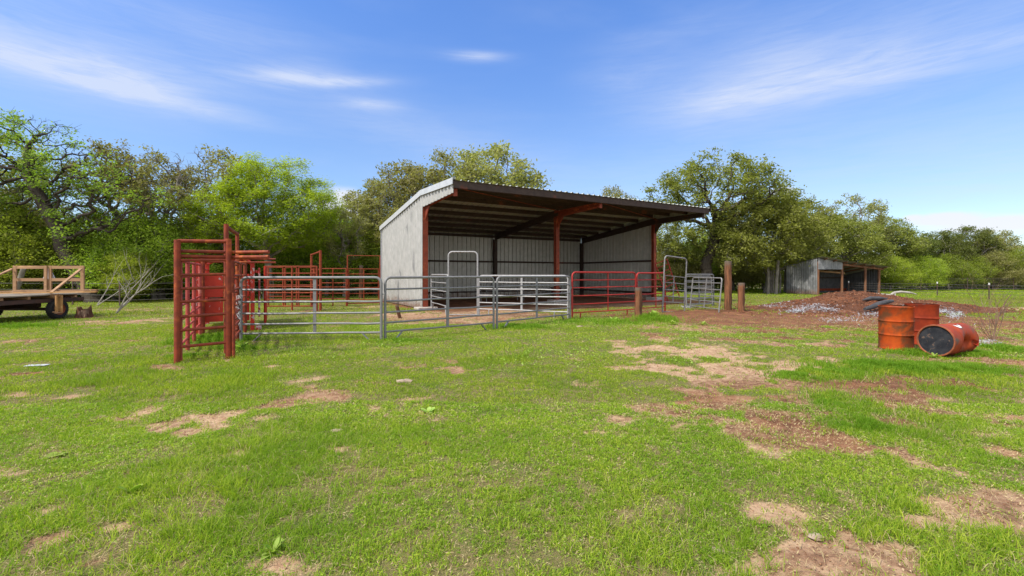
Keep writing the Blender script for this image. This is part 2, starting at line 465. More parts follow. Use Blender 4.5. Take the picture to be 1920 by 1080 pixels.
# ------------------------------------------------------------------ materials
M = {}
M['galv'] = pmat('galvanised_sheet', (.40, .395, .37), (.47, .46, .435), 3, .45, .2, stain=((.16, .16, .165), (1, 1.4, .35), 1.1, .60, .72, .7), rv=.08)
M['galv_in'] = pmat('galvanised_sheet_inside', (.40, .40, .355), (.48, .475, .43), 3, .42, .2, stain=((.40, .37, .30), (1, 1, .25), 1.2, .5, .75, .6), rv=.08)
M['dark_tin'] = pmat('shade_darkened_tin', (.055, .056, .06), (.09, .09, .095), 3, .7, .1, c3=(.12, .07, .05), s3=1.2, t3=(.6, .72))  # rusty inner sheets; the small shed's interior shade is put into this dark colour
M['galv_roof'] = pmat('roof_sheet_underside', (.46, .49, .43), (.56, .58, .52), 3, .5, .1, stain=((.30, .28, .22), (1, .3, 1), 1.2, .5, .75, .5))
M['galv_old'] = pmat('weathered_galvanised_sheet', (.15, .155, .16), (.23, .235, .24), 2.5, .6, .2, c3=(.36, .36, .36), s3=.9, t3=(.5, .65), stain=((.10, .05, .035), (1, 1, .4), 1.3, .64, .76, .6))
M['trim'] = pmat('pale_trim', (.60, .61, .62), (.52, .53, .54), 4, .45, .2)
M['iron'] = pmat('red_primer_iron', (.24, .046, .019), (.17, .034, .015), 5, .65, .0, spec=.3, c3=(.44, .11, .035), s3=2, t3=(.55, .7), bump=.1)
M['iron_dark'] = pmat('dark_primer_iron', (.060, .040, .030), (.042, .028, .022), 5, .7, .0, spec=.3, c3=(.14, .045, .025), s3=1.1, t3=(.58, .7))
M['grey'] = pmat('grey_painted_pipe', (.165, .162, .158), (.21, .205, .20), 8, .5, .1, c3=(.30, .29, .28), s3=4, t3=(.6, .72), stain=((.20, .10, .05), (1, 1, 1), 6, .66, .75, .5))
M['white_pipe'] = pmat('galvanised_pipe', (.26, .255, .25), (.34, .335, .33), 8, .5, .1)
M['redpipe'] = pmat('red_painted_pipe', (.38, .026, .018), (.30, .020, .015), 6, .5, .0, spec=.35, c3=(.36, .09, .06), s3=5, t3=(.6, .72))
M['rust'] = pmat('rusted_pipe', (.25, .042, .015), (.16, .028, .012), 7, .65, .0, spec=.3, c3=(.46, .11, .025), s3=3, t3=(.52, .66), bump=.15, stain=((.10, .028, .02), (1, 1, .6), 2.5, .55, .7, .7))
M['rust_dark'] = pmat('dark_rusted_pipe', (.24, .042, .014), (.17, .03, .012), 6, .75, .0, spec=.25, c3=(.34, .075, .02), s3=2, t3=(.55, .7))
M['pink'] = pmat('sunfaded_red_pipe', (.42, .065, .05), (.33, .045, .035), 6, .5, .05, c3=(.5, .16, .12), s3=4, t3=(.6, .7))
M['chute'] = pmat('bright_red_paint', (.46, .032, .012), (.36, .022, .010), 3, .5, .0, spec=.35, stain=((.50, .42, .40), (1, 1, .6), 7, .60, .64, .8), bump=.05)
M['chute_worn'] = pmat('scraped_red_paint', (.42, .026, .018), (.32, .02, .014), 3, .5, .0, stain=((.48, .42, .42), (1, 1, .8), 7, .50, .58, .8))
M['cedar'] = pmat('cedar_post', (.24, .105, .048), (.12, .055, .028), 6, .85, 0, stretch=(1, 1, .16), c3=(.36, .19, .09), s3=5, t3=(.5, .7), bump=.6, bs=14, spec=.2, stain=((.10, .06, .045), (1, 1, .25), 5, .56, .68, .7))
M['lumber'] = pmat('treated_lumber', (.34, .20, .105), (.26, .15, .08), 5, .75, 0, stretch=(.3, 1, 1), c3=(.50, .30, .15), s3=4, t3=(.55, .7), spec=.25, stain=((.12, .06, .03), (1, 1, 1), 9, .70, .74, .8))
M['lumber_y'] = pmat('fresh_lumber', (.48, .27, .10), (.40, .21, .08), 5, .75, 0, stretch=(.3, 1, 1), c3=(.55, .36, .17), s3=4, t3=(.55, .7), spec=.25)
M['deckwood'] = pmat('bleached_deck_boards', (.32, .28, .22), (.22, .18, .14), 6, .85, 0, stretch=(1, .2, 1), c3=(.18, .12, .08), s3=3, t3=(.6, .7), spec=.2)
M['chassis'] = pmat('rusty_chassis', (.075, .035, .025), (.05, .03, .025), 4, .8)
M['tyre'] = pmat('tyre_rubber', (.022, .022, .023), (.035, .033, .03), 8, .85, spec=.3)
M['rim'] = pmat('rusty_orange_rim', (.34, .10, .035), (.22, .06, .025), 9, .65, .2)
M['sign'] = pmat('bare_aluminium', (.60, .62, .64), (.52, .54, .56), 6, .4, .3)
M['concrete'] = pmat('footing_concrete', (.46, .42, .37), (.36, .32, .27), 8, .9, bump=.2)
M['bark'] = pmat('dark_bark', (.085, .07, .056), (.05, .04, .032), 7, .95, 0, stretch=(1, 1, .35), c3=(.14, .125, .105), s3=6, t3=(.55, .75), bump=.8, bs=16, spec=.1)
M['bark_grey'] = pmat('grey_bark', (.24, .215, .18), (.14, .125, .105), 7, .95, 0, stretch=(1, 1, .35), c3=(.26, .245, .22), s3=6, t3=(.5, .75), bump=.8, bs=16, spec=.1)
M['bark_pale'] = pmat('pale_bark', (.22, .20, .16), (.14, .12, .09), 7, .95, 0, stretch=(1, 1, .35), c3=(.33, .31, .26), s3=6, t3=(.5, .75), bump=.6, bs=16, spec=.1)
M['dead'] = pmat('bleached_dead_wood', (.42, .39, .34), (.30, .27, .23), 9, .9, bump=.3, spec=.1)
M['stump'] = pmat('rotten_stump_wood', (.14, .065, .036), (.075, .038, .025), 6, .95, 0, stretch=(1, 1, .2), c3=(.28, .20, .14), s3=4, t3=(.52, .7), bump=1, bs=12, spec=.1)
M['wire'] = pmat('fence_wire', (.16, .15, .14), (.10, .09, .08), 8, .6, .4)
M['tpost'] = pmat('steel_t_post', (.07, .06, .05), (.11, .06, .04), 8, .7, .2)
M['white'] = pmat('white_paint', (.72, .72, .70), (.62, .62, .6), 8, .6)
M['stone'] = pmat('pale_limestone', (.36, .28, .20), (.25, .18, .12), 9, .95, bump=.5)
M['blackrubber'] = pmat('charred_tube', (.034, .034, .036), (.058, .058, .06), 5, .75, bump=.3)
M['soil'] = pmat('mound_soil', (.135, .060, .034), (.07, .033, .021), 3, .97, 0, c3=(.22, .10, .052), s3=1.6, t3=(.5, .7), bump=1.0, bs=14, spec=.1, stain=((.07, .035, .022), (1, 1, 1), 12, .55, .68, .7))
M['chips'] = pmat('soil_clods', (.19, .075, .038), (.08, .035, .02), 5, .97, 0, c3=(.38, .22, .13), s3=9, t3=(.58, .66), spec=.1)
M['ash'] = pmat('grey_white_shreds', (.48, .50, .53), (.30, .315, .34), 5, .8)
M['maroon'] = pmat('maroon_tub', (.13, .012, .018), (.09, .01, .015), 5, .4)
M['drum'] = pmat('rusted_orange_drum', (.42, .070, .009), (.29, .042, .008), 3.2, .75, .0, spec=.12, c3=(.12, .045, .018), s3=1.9, t3=(.42, .58), bump=.12, stain=((.085, .035, .02), (1, 1, .5), 2.6, .56, .72, .8))
M['drum_dark'] = pmat('rusted_brown_drum', (.30, .040, .012), (.18, .024, .009), 3.2, .75, .0, spec=.12, c3=(.10, .035, .022), s3=1.6, t3=(.5, .64), bump=.08)
M['drum_lid'] = pmat('charred_lid', (.016, .017, .021), (.035, .036, .040), 9, .8, .0, spec=.2, c3=(.12, .08, .06), s3=14, t3=(.57, .66), bump=.2)
M['dent'] = pmat('fresh_scraped_red', (.50, .05, .02), (.38, .04, .02), 6, .45)
for _k in ('galv', 'galv_in', 'galv_old'):      # mud splashed up the foot of the sheets
    _n = NT(M[_k].node_tree); _b = _n.n['Principled BSDF']; _src = _b.inputs['Base Color'].links[0].from_socket
    _t = _n.new('ShaderNodeTexCoord'); _s = _n.new('ShaderNodeSeparateXYZ'); _n.l.new(_t.outputs['Object'], _s.inputs[0])
    _m = _n.ramp(_n.math('ADD', _s.outputs[2], _n.math('MULTIPLY', _n.noise(_t.outputs['Object'], 5, 5, .7), -.9)), -.40, .05, .75, 0.0)
    _n.l.new(_n.mix(_m, _src, (.20, .11, .065, 1)), _b.inputs['Base Color'])
_n = NT(M['cedar'].node_tree); _b = _n.n['Principled BSDF']; _src = _b.inputs['Base Color'].links[0].from_socket
_t = _n.new('ShaderNodeTexCoord'); _s = _n.new('ShaderNodeSeparateXYZ'); _n.l.new(_t.outputs['Generated'], _s.inputs[0])
_st = _n.noise(_n.mapping(_t.outputs['Object'], (1, 1, .05)), 22, 4, .6)
_c = _n.mix(_n.math('MULTIPLY', _n.ramp(_st, .42, .60), .85), _src, (.075, .035, .02, 1))
_c = _n.mix(_n.math('MULTIPLY', _n.ramp(_n.math('ADD', _s.outputs[2], _n.math('MULTIPLY_ADD', _st, .2, -.1)), .86, .97), .75), _c, (.13, .115, .09, 1))
_n.l.new(_c, _b.inputs['Base Color'])
L = {}
L['oak'] = leafmat('oak_leaves', (.17, .205, .045), (.33, .37, .10), .48, (.13, .165, .035))
L['oak_dark'] = leafmat('dark_oak_leaves', (.11, .155, .04), (.21, .26, .07), .45, (.09, .13, .035))
L['oak_olive'] = leafmat('olive_oak_leaves', (.22, .225, .075), (.37, .36, .15), .48, (.17, .18, .06))
L['green'] = leafmat('spring_green_leaves', (.15, .25, .035), (.29, .40, .07), .50, (.12, .20, .03))
L['lime'] = leafmat('lime_mesquite_leaves', (.25, .42, .03), (.42, .58, .07), .52, (.18, .31, .025))
L['brush'] = leafmat('brush_leaves', (.18, .26, .04), (.35, .42, .075), .52, (.13, .19, .03))
L['grass'] = leafmat('grass_blades', (.11, .24, .012), (.40, .49, .05), .45, (.14, .27, .018), rough=.5)
L['straw'] = leafmat('dry_blades', (.42, .34, .16), (.55, .47, .26), .3, (.42, .36, .18))
L['weed'] = leafmat('broad_weed_leaves', (.22, .38, .05), (.40, .50, .14), .42, (.27, .42, .07))

L['spring'] = leafmat('spring_brush_leaves', (.23, .35, .04), (.42, .52, .08), .52, (.18, .27, .035))


# ------------------------------------------------------------------ sheet metal
def sheet_profile(x0, x1, period=0.305, h=0.055, top=0.04, foot=0.095, minor=True):
    """(x, out) points of a ribbed sheet"""
    pts = [(x0, 0.0)]; x = x0 + 0.04
    while x + foot < x1:
        a = (foot - top) / 2
        pts += [(x, 0), (x + a, h), (x + a + top, h), (x + foot, 0)]
        if minor:
            for k in (0.33, 0.66):
                m_ = x + foot + (period - foot) * k
                if m_ + .02 < x1: pts += [(m_ - .014, 0), (m_ - .006, .006), (m_ + .006, .006), (m_ + .014, 0)]
        x += period
    pts.append((x1, 0.0))
    return pts


def strip_mesh(name, prof, lower, upper, frame, mat, parent, flip=False):
    """ribbed sheet standing up: lower(x)/upper(x) heights, frame(x, out, z) -> point"""
    vs = []; fs = []
    for x, o in prof:
        vs += [frame(x, o, lower(x)), frame(x, o, upper(x))]
    for i in range(len(prof) - 1):
        f = (2 * i, 2 * i + 2, 2 * i + 3, 2 * i + 1)
        fs.append(f[::-1] if flip else f)
    me = bpy.data.meshes.new(name); me.from_pydata(vs, [], fs); me.update()
    return link(name, me, mat, parent)


# ------------------------------------------------------------------ the big open shed
shed = thing('metal_shed', 'big three-sided grey metal livestock shed with overhanging roof and open front', 'shed', (SL.x, SL.y, 0), 0.525)
ZF, ZK, ZB = 5.06, 5.17, 4.25          # roof edge heights: eave, kink above the posts, back


def roofz(y): return ZK + (ZF - ZK) * (-y / SOH) if y < 0 else ZK + (ZB - ZK) * (y / SDEP)


def cantz(y): return 4.60 if y < -3.3 else 4.50 + (4.60 - 4.50) * (-y / 3.4)


# walls: each sheet wall is a part
strip_mesh('left_wall', sheet_profile(0.0, SDEP + .05, .36, .062, .05, .14), lambda y: .03, lambda y: roofz(y) - .06, lambda y, o, z: (-.115 - o, y, z), M['galv'], shed)
strip_mesh('gable_sheet', sheet_profile(-3.5, -0.002, .36, .062, .05, .14), lambda y: cantz(y), lambda y: roofz(y) - .06, lambda y, o, z: (-.115 - o, y, z), M['galv'], shed)
strip_mesh('back_wall', sheet_profile(-.1, SLEN + .1), lambda x: .04, lambda x: ZB - .045, lambda x, o, z: (x, SDEP + .08 + o, z), M['galv_in'], shed)
strip_mesh('right_wall', sheet_profile(0.0, SDEP + .05), lambda y: .05, lambda y: roofz(y) - .06, lambda y, o, z: (SLEN + .085 + o, y, z), M['galv_in'], shed)
strip_mesh('gable_sheet', sheet_profile(-3.5, -0.002), lambda y: cantz(y), lambda y: roofz(y) - .06, lambda y, o, z: (SLEN + .115 - o, y, z), M['galv_in'], shed)
# roof sheet
prof = sheet_profile(-.20, SLEN + .32, minor=False, h=.04)
vs = []; fs = []
ys = [-SOH - .05, 0, SDEP + .22]
for x, o in prof:
    for y in ys: vs.append((x, y, roofz(y) + o))
k = len(ys)
for i in range(len(prof) - 1):
    for j in range(k - 1): fs.append((i * k + j, (i + 1) * k + j, (i + 1) * k + j + 1, i * k + j + 1))
me = bpy.data.meshes.new('roof'); me.from_pydata(vs, [], fs); me.update()
roof = link('roof', me, M['galv_roof'], shed)
# pale gable trims
for x, s in ((-.21, -1), (SLEN + .33, 1)):
    m = MB()
    for a, b_ in (((-SOH - .06), 0), (0, SDEP + .24)):
        m.beam((x, a, roofz(a) - .045), (x, b_, roofz(b_) - .045), .02, .24)
        m.beam((x - s * .065, a, roofz(a) + .072), (x - s * .065, b_, roofz(b_) + .072), .15, .014)
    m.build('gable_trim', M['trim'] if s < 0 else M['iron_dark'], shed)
m = MB().box((-.235, -SOH - .075, roofz(-SOH) - .045), (.03, .012, .26))
m.build('corner_cap', M['trim'], shed)
# eave channel along the front
m = MB(); e = -SOH + .02
m.beam((-.14, e, ZF - .155), (SLEN + .28, e, ZF - .155), .012, .25)
m.beam((-.14, e + .05, ZF - .022), (SLEN + .28, e + .05, ZF - .022), .08, .01)
m.beam((-.14, e + .05, ZF - .288), (SLEN + .28, e + .05, ZF - .288), .08, .01)
m.build('eave_channel', M['iron_dark'], shed)
# purlins
for y in (-2.35, -1.1, .15, 1.35, 2.6, 3.85, 5.1, 6.35):
    z = roofz(y) - .115
    m = MB(); m.beam((-.09, y, z), (SLEN + .09, y, z), .012, .19)
    m.beam((-.09, y + .035, z + .098), (SLEN + .09, y + .035, z + .098), .07, .006)
    m.beam((-.09, y + .035, z - .098), (SLEN + .09, y + .035, z - .098), .07, .006)
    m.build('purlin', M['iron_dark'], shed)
# rafters and posts
for i, x in enumerate((0.0, SLEN / 2, SLEN)):
    mat = M['iron'] if i != 2 else M['iron_dark']
    m = MB()
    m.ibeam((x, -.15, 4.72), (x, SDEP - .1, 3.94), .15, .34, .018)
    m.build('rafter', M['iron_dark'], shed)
    m = MB()
    zt = 4.80
    m.beam((x, .12, zt - .02), (x, -3.42, zt - .02), .15, .09)
    m.beam((x, .12, 4.52), (x, -3.42, 4.64), .15, .06)
    m.beam((x, -3.43, 4.49), (x, -3.43, 4.86), .15, .03, up=(0, 1, 0)) if i != 1 else m.beam((x, -3.43, 4.56), (x, -3.43, 4.84), .15, .03, up=(0, 1, 0))
    m.beam((x, .1, 4.65), (x, -3.40, 4.70), .012, .16)
    m.build('cantilever', mat, shed)
    m = MB()
    m.add([(x - .02, -.10, 4.50), (x + .02, -.10, 4.50), (x - .02, -.10, 3.95), (x + .02, -.10, 3.95), (x - .02, -.62, 4.50), (x + .02, -.62, 4.50)],
          [(0, 2, 4), (1, 5, 3), (0, 1, 3, 2), (2, 3, 5, 4), (0, 4, 5, 1)])
    m.build('knee_brace', mat, shed)
    m = MB(); m.ibeam((x, 0, .0), (x, 0, 4.50), .22, .20, .018, up=(0, 1, 0))
    p_ = m.build('front_post', M['iron'], shed)
    MB().box((x, 0, .02), (.34, .34, .016)).build('base_plate', M['iron_dark'], p_)
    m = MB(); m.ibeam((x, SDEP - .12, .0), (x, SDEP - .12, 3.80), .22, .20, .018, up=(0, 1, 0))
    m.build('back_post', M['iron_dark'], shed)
    s = ((.9, .62, .14), (.95, .6, .26), (.85, .7, .2))[i]
    MB().box((x - .0, -.12, s[2] / 2 - .04 - .001), (s[0], s[1], s[2])).build('footing', M['concrete'], shed, bevel=.02)
# girts
for z in (2.35, .42):
    m = MB(); m.beam((.1, SDEP + .02, z), (SLEN - .1, SDEP + .02, z), .07, .11 if z > 1 else .09); m.build('girt', M['iron_dark'], shed)
    for x in (-.05, SLEN + .035):
        m = MB(); m.beam((x, .12, z), (x, SDEP - .25, z), .07, .11); m.build('girt', M['iron_dark'], shed)
m = MB(); m.beam((.1, SDEP + .0, ZB - .26), (SLEN - .1, SDEP + .0, ZB - .26), .09, .16); m.build('eave_strut', M['iron_dark'], shed)
# brace rods under the front roof
for a, b_ in (((.1, -3.3, 4.84), (SLEN / 2 - .1, -.2, 4.82)), ((SLEN / 2 + .1, -3.3, 4.84), (SLEN - .1, -.2, 4.82))):
    MB().tube([a, b_], .016, 6).build('brace_rod', M['iron'], shed)
MB().tube([(-.02, -.15, 4.60), (-.02, -3.4, 4.66)], .03, 8).build('sheet_angle', M['iron'], shed)
# corner flashing of the left wall
MB().box((-.14, SDEP + .10, 2.1), (.09, .012, 4.15)).build('corner_flashing', M['trim'], shed)


# ------------------------------------------------------------------ pipe panels
def bent(x0, x1, z0, z1, r, seg=6, legs=True, bottom=None):
    """inverted U outline with rounded top corners, in the XZ plane"""
    pts = [(x0, 0, z0), (x0, 0, z1 - r)]
    for i in range(1, seg + 1):
        t = math.pi / 2 * i / seg; pts.append((x0 + r - r * math.cos(t), 0, z1 - r + r * math.sin(t)))
    for i in range(0, seg + 1):
        t = math.pi / 2 * i / seg; pts.append((x1 - r + r * math.sin(t), 0, z1 - r + r * math.cos(t)))
    pts.append((x1, 0, z0))
    return pts


def panel(label, p, q, zt, rails, mat, group=None, fr=.028, rr=.020, cx=0.5, cw=.06, feet='diag', r=.14, lean=0.0, dz=0.0, dz2=None, name='livestock_gate', straight=False, cat='corral panel', latch=True):
    """p,q ground ends; dz, dz2 heights of the two ends over flat ground"""
    p = Vector((p[0], p[1])); q = Vector((q[0], q[1])); ln = (q - p).length; rz = math.atan2(q.y - p.y, q.x - p.x)
    dz2 = dz if dz2 is None else dz2
    o = thing(name, label, cat, (p.x, p.y, dz), rz, group)
    o.rotation_euler = (lean, -math.atan2(dz2 - dz, ln), rz)
    if straight:
        m = MB().tube([(0, 0, -.02), (0, 0, zt)], fr, 10).tube([(ln, 0, -.02), (ln, 0, zt)], fr, 10).tube([(0, 0, zt - fr), (ln, 0, zt - fr)], fr * .9, 10)
    else:
        m = MB().tube(bent(0, ln, -.02, zt - fr, r), fr, 10)
    m.build('frame', mat, o, smooth=True)
    rj = random.Random(int(ln * 1000))
    for z in rails:
        MB().tube([(0, 0, z)] + [(ln * f_, rj.uniform(-.012, .012), z + rj.uniform(-.010, .006)) for f_ in (.2, .4, .55, .75, .9)] + [(ln, 0, z)], rr, 8, False).build('rail', mat, o, smooth=True)
    if cw: MB().box((ln * cx, 0, (zt - fr + rails[-1]) / 2), (cw, .022, zt - fr - rails[-1])).build('upright', mat, o)
    if feet == 'diag':
        for s, x in ((1, ln * .11), (-1, ln * .89)):
            m = MB().beam((x + s * .10, .0, rails[-1]), (x - s * .10, -.0, -.02), .05, .022); m.build('foot', mat, o)
    elif feet == 'stub':
        for x in (ln * .12, ln * .86): MB().tube([(x, 0, rails[-1]), (x - .02, 0, -.01)], .022, 8).build('foot', mat, o, smooth=True)
    if latch:
        MB().tube([(ln + .01, 0, zt * .72), (ln + .09, 0, zt * .72)], .014, 8).tube([(ln + .085, 0, zt * .72 - .06), (ln + .085, 0, zt * .72 + .05)], .012, 8).build('latch_pin', mat, o, smooth=True)
    return o


RA = [1.19, .91, .645, .40, .185]
panel('long grey five-rail pipe panel nearest the camera, tied to the rusty frame', (-6.20, 10.42), (-3.06, 10.66), 1.50, RA, M['grey'], fr=.033, rr=.023, cw=.07, cx=.52)
panel('grey pipe panel running back in front of the shed\'s left post', (-2.99, 10.74), (-.52, 12.9), 1.50, RA, M['grey'], fr=.032, rr=.022, cx=.53, cw=.075)
panel('grey pipe panel between the second grey panel and the first red panel', (-.43, 12.98), (1.98, 15.55), 1.50, RA, M['grey'], fr=.032, rr=.022, cx=.5, cw=.075)
panel('bright galvanised pipe panel standing slantwise behind the grey ones, inside the pen', (-1.24, 17.15), (1.93, 15.72), 1.52, [1.25, 1.0, .75, .48, .24], M['white_pipe'], fr=.030, rr=.022, cx=.5, cw=.075, feet='stub')
panel('short galvanised panel running back to the shed\'s left post', (-2.42, 17.2), (-3.55, 20.05), 1.55, [1.2, .88, .60, .32], M['white_pipe'], fr=.028, cw=0, feet='diag', latch=False)
panel('bright red six-rail panel just left of the short cedar post', (2.07, 15.65), (4.70, 17.35), 1.66, [1.36, 1.10, .82, .53, .24], M['redpipe'], fr=.030, rr=.021, cx=.54, cw=.04, feet='stub', dz=-.02)
panel('dull red panel reaching from the short cedar post towards the grey arch', (4.78, 17.45), (6.30, 18.75), 1.64, [1.34, 1.06, .78, .50, .24], M['redpipe'], fr=.030, rr=.020, cx=.66, cw=.04, feet=None, dz=-.02, latch=False)


def bow_gate(label, p, q, zt, gate_rails, mat, lean=0.0, side=0.0, gz0=1.5, infill=True, group=None):
    p = Vector((p[0], p[1])); q = Vector((q[0], q[1])); ln = (q - p).length; rz = math.atan2(q.y - p.y, q.x - p.x)
    o = thing('bow_gate', label, 'walk-through gate', (p.x, p.y, 0), rz, group); o.rotation_euler = (lean, side, rz)
    m = MB().tube(bent(0, ln, -.02, zt - .03, .16), .03, 10)
    m.tube([(0, 0, .02), (ln, 0, .02)], .018, 8)
    m.build('arch', mat, o, smooth=True)
    if infill:
        m = MB().tube([(.06, 0, gate_rails[-1]), (.06, 0, gate_rails[0]), (ln - .06, 0, gate_rails[0]), (ln - .06, 0, gate_rails[-1]), (.06, 0, gate_rails[-1])], .02, 8)
        g = m.build('gate', mat, o, smooth=True)
        for z in gate_rails[1:-1]: MB().tube([(.06, 0, z), (ln - .06, 0, z)], .018, 8).build('rail', mat, g, smooth=True)
        MB().box((ln * .45, 0, (gate_rails[0] + gate_rails[-1]) / 2), (.055, .02, gate_rails[0] - gate_rails[-1])).build('upright', mat, g)
    return o


bow_gate('galvanised arch rising behind the second grey panel, in front of the back wall', (-2.40, 17.2), (-1.30, 17.2), 2.42, [], M['white_pipe'], infill=False)
bow_gate('leaning grey arched walk-through gate right of the red panels', (6.12, 18.55), (7.32, 19.35), 2.34, [1.50, 1.22, .93, .66, .42], M['grey'], side=R(4))


# grey panels leaning together right of the arch
def stacked(label, p, q, zt, mat, lean, side=0.0, rails=(1.18, .91, .64, .40, .12), cx=.5):
    o = panel(label, p, q, zt, list(rails), mat, 'grey panels leaning together right of the arched gate', fr=.028, rr=.021, cx=cx, cw=.05, feet=None, latch=False, r=.1)
    o.rotation_euler = (lean, side, o.rotation_euler[2]); return o


stacked('front grey panel of the leaning stack, lowest at its right end', (8.05, 20.6), (8.42, 18.55), 1.42, M['grey'], R(-6), R(0))
stacked('middle grey panel of the leaning stack, seen through the front one', (8.02, 20.9), (9.72, 22.1), 1.47, M['grey'], R(-3))
stacked('rearmost grey panel of the leaning stack, with the tallest rounded corner', (8.10, 21.15), (9.90, 22.35), 1.56, M['grey'], R(-1), rails=(1.24, .97, .7, .42, .15), cx=.45)

# red panel leaning on the shed's right post
o = panel('steep red panel leaning against the shed\'s right front post', (8.05, 25.6), (8.75, 25.9), 2.3, [2.0, 1.7, 1.4, 1.1, .8, .5, .25], M['redpipe'], fr=.03, rr=.022, cw=0, feet=None, straight=True, latch=False)
o.rotation_euler = (0, R(-20), R(10)); o.location = (9.0, 26.3, 0)


def cedar(label, x, y, h, r, seed, group='cedar posts by the pens'):
    rr = random.Random(seed); n_ = 18; seg = 9
    m = MB(); pts = []; rs = []
    for i in range(seg + 1):
        z = -.1 + (h + .1) * i / seg
        pts.append((rr.uniform(-1, 1) * .012, rr.uniform(-1, 1) * .012, z)); rs.append(r * (1.04 - .08 * i / seg + rr.uniform(-.02, .02)))
    m.tube(pts, rs, n_)
    m.v = [(a * (1 + .05 * math.sin(3 * math.atan2(b_, a) + seed)), b_ * (1 + .05 * math.sin(3 * math.atan2(b_, a) + seed)), c_) for a, b_, c_ in m.v]
    o = m.build('cedar_post', M['cedar'], None, smooth=True); o.location = (x, y, 0)
    tag(o, label, 'post', group); return o


cedar('short thick cedar post at the junction of the two red panels', 4.47, 16.1, 1.07, .125, 1)
cedar('tallest cedar post, right of the leaning grey panels', 9.48, 20.0, 2.12, .15, 2)
cedar('waist-high cedar post just right of the tallest one', 9.66, 19.2, 1.17, .135, 3)
cedar('cedar post standing behind the rusty framed gate', -9.6, 29.0, 2.1, .13, 4)
m = MB().tube([(0, 0, .45), (.10, 0, .05), (.14, .03, -.05)], .06, 8)
o = m.build('cedar_stub', M['cedar'], None, smooth=True); o.location = (-4.05, 16.0, 0); tag(o, 'small slanting wooden stub behind the gap between the two grey panels', 'post')

# ------------------------------------------------------------------ rusty alley, slide gate and squeeze chute
AO = Vector((-5.86, 7.98)); AA = Vector((.87, .49)).normalized(); AB = Vector((-.49, .87)).normalized()


def al(a, b_, z=0.0):
    p = AO + AA * a + AB * b_
    return Vector((p.x, p.y, z))


P0 = Vector((-5.86, 7.98, 0)); P1 = Vector((-5.24, 8.42, 0))
fr_ = thing('slide_gate_frame', 'tall rusty ladder-like pipe frame standing foremost at the left, open grass before it', 'gate frame', P0)


def upz(p, z): return (p.x, p.y, z)


for p, h in ((P0, 2.15), (P1, 2.20)):
    MB().tube([upz(p, -.05), upz(p, h)], .052, 14).build('post', M['rust'], fr_, smooth=True, off=P0)
PB = P1 + Vector((.03, .02, 0)); MB().tube([upz(PB + Vector((.06, -.01, 0)), 1.2), upz(PB + Vector((.06, -.01, 0)), 0)], .028, 10).build('latch_tube', M['rust'], fr_, smooth=True, off=P0)
for z in (2.13, 1.79, 1.53, 1.29, 1.06, .80, .56, .27):
    MB().tube([upz(P0, z), upz(P1, z + .02)], .027 if z < 2 else .034, 10).build('rail', M['rust'], fr_, smooth=True, off=P0)
# the two long slide rails run past the right post
D = (P1 - P0).normalized()
for z, r_ in ((1.955, .032), (1.865, .034)):
    e = Vector((-4.27, 8.10, 0)) if False else Vector(((504 - 960) / F * 8.35, 8.35, 0))
    MB().tube([upz(P0 + Vector((0, .07, 0)), z), upz(P1 + Vector((0, .07, 0)), z), upz(e, z)], r_, 10).build('slide_rail', M['rust'], fr_, smooth=True, off=P0)


def pipe_side(label, p, q, posts, rails, mat, pr=.038, rr=.024, h=1.82, group=None, name='pipe_fence', tops=None, rail0=0, h2=None):
    """straight pipe panel; posts as fractions, rails heights; each its own part"""
    p = Vector((p[0], p[1], 0)); q = Vector((q[0], q[1], 0))
    o = thing(name, label, 'pipe panel', p, 0, group)
    h2 = h if h2 is None else h2
    for i, s in enumerate(posts):
        c_ = (q - p) * s; hh = (tops[i] if tops else h)
        MB().tube([(c_.x, c_.y, -.05), (c_.x, c_.y, hh)], pr, 10).build('post', mat, o, smooth=True)
    for z in rails:
        d = q - p; MB().tube([(0, 0, z), (d.x, d.y, z * h2 / h)], rr, 8).build('rail', mat, o, smooth=True)
    return o


pipe_side('sun-faded pink-red pipe side of the alley, left behind the ladder frame', al(.02, .15), al(-.05, 4.3), (.0, .3, .62, 1.0), [1.78, 1.50, .98, .72, .50, .27], M['pink'])
pipe_side('rusty right-hand pipe side of the alley beside the tied grey panel', al(.80, .55), al(.95, 4.1), (.0, .55, 1.0), [1.80, 1.52, 1.24, .98, .74, .50, .26], M['rust'])
# side arch
o = thing('arched_side_gate', 'tall rusty gate arch over the alley\'s right side, taller than the ladder frame', 'gate frame', (-5.55, 8.85, 0))
q_ = Vector((-6.27 + 5.55, 10.4 - 8.85, 0))
MB().tube([(0, 0, -.05), (0, 0, 2.52)], .042, 12).build('post', M['rust'], o, smooth=True)
MB().tube([(q_.x, q_.y, -.05), (q_.x, q_.y, 2.50)], .038, 12).build('post', M['rust'], o, smooth=True)
MB().tube([(0, 0, 2.47), (q_.x, q_.y, 2.46)], .036, 12).build('top_bar', M['rust'], o, smooth=True)
for z in (1.75, 1.45, 1.15, .85, .55, .3): MB().tube([(0, 0, z), (q_.x, q_.y, z)], .022, 8).build('rail', M['rust'], o, smooth=True)

# second slide gate farther on
o = thing('slide_gate_frame', 'second slide gate frame at the chute, its two rails sticking out to the right', 'gate frame', al(0, 4.45))
for a in (0, .95):
    d = AA * a; MB().tube([(d.x, d.y, -.05), (d.x, d.y, 2.02)], .045, 12).build('post', M['rust'], o, smooth=True)
for z in (1.96, 1.87):
    e = Vector(((517 - 960) / F * 12.6, 12.6, 0)) - al(0, 4.45)
    MB().tube([(-.1, 0, z), (e.x, e.y, z)], .028, 10).build('slide_rail', M['rust'], o, smooth=True)

# squeeze chute: red steel body
ch = thing('squeeze_chute', 'bright red scraped steel squeeze chute at the far end of the rusty alley', 'cattle chute', al(0, 4.6))
O = al(0, 4.6)


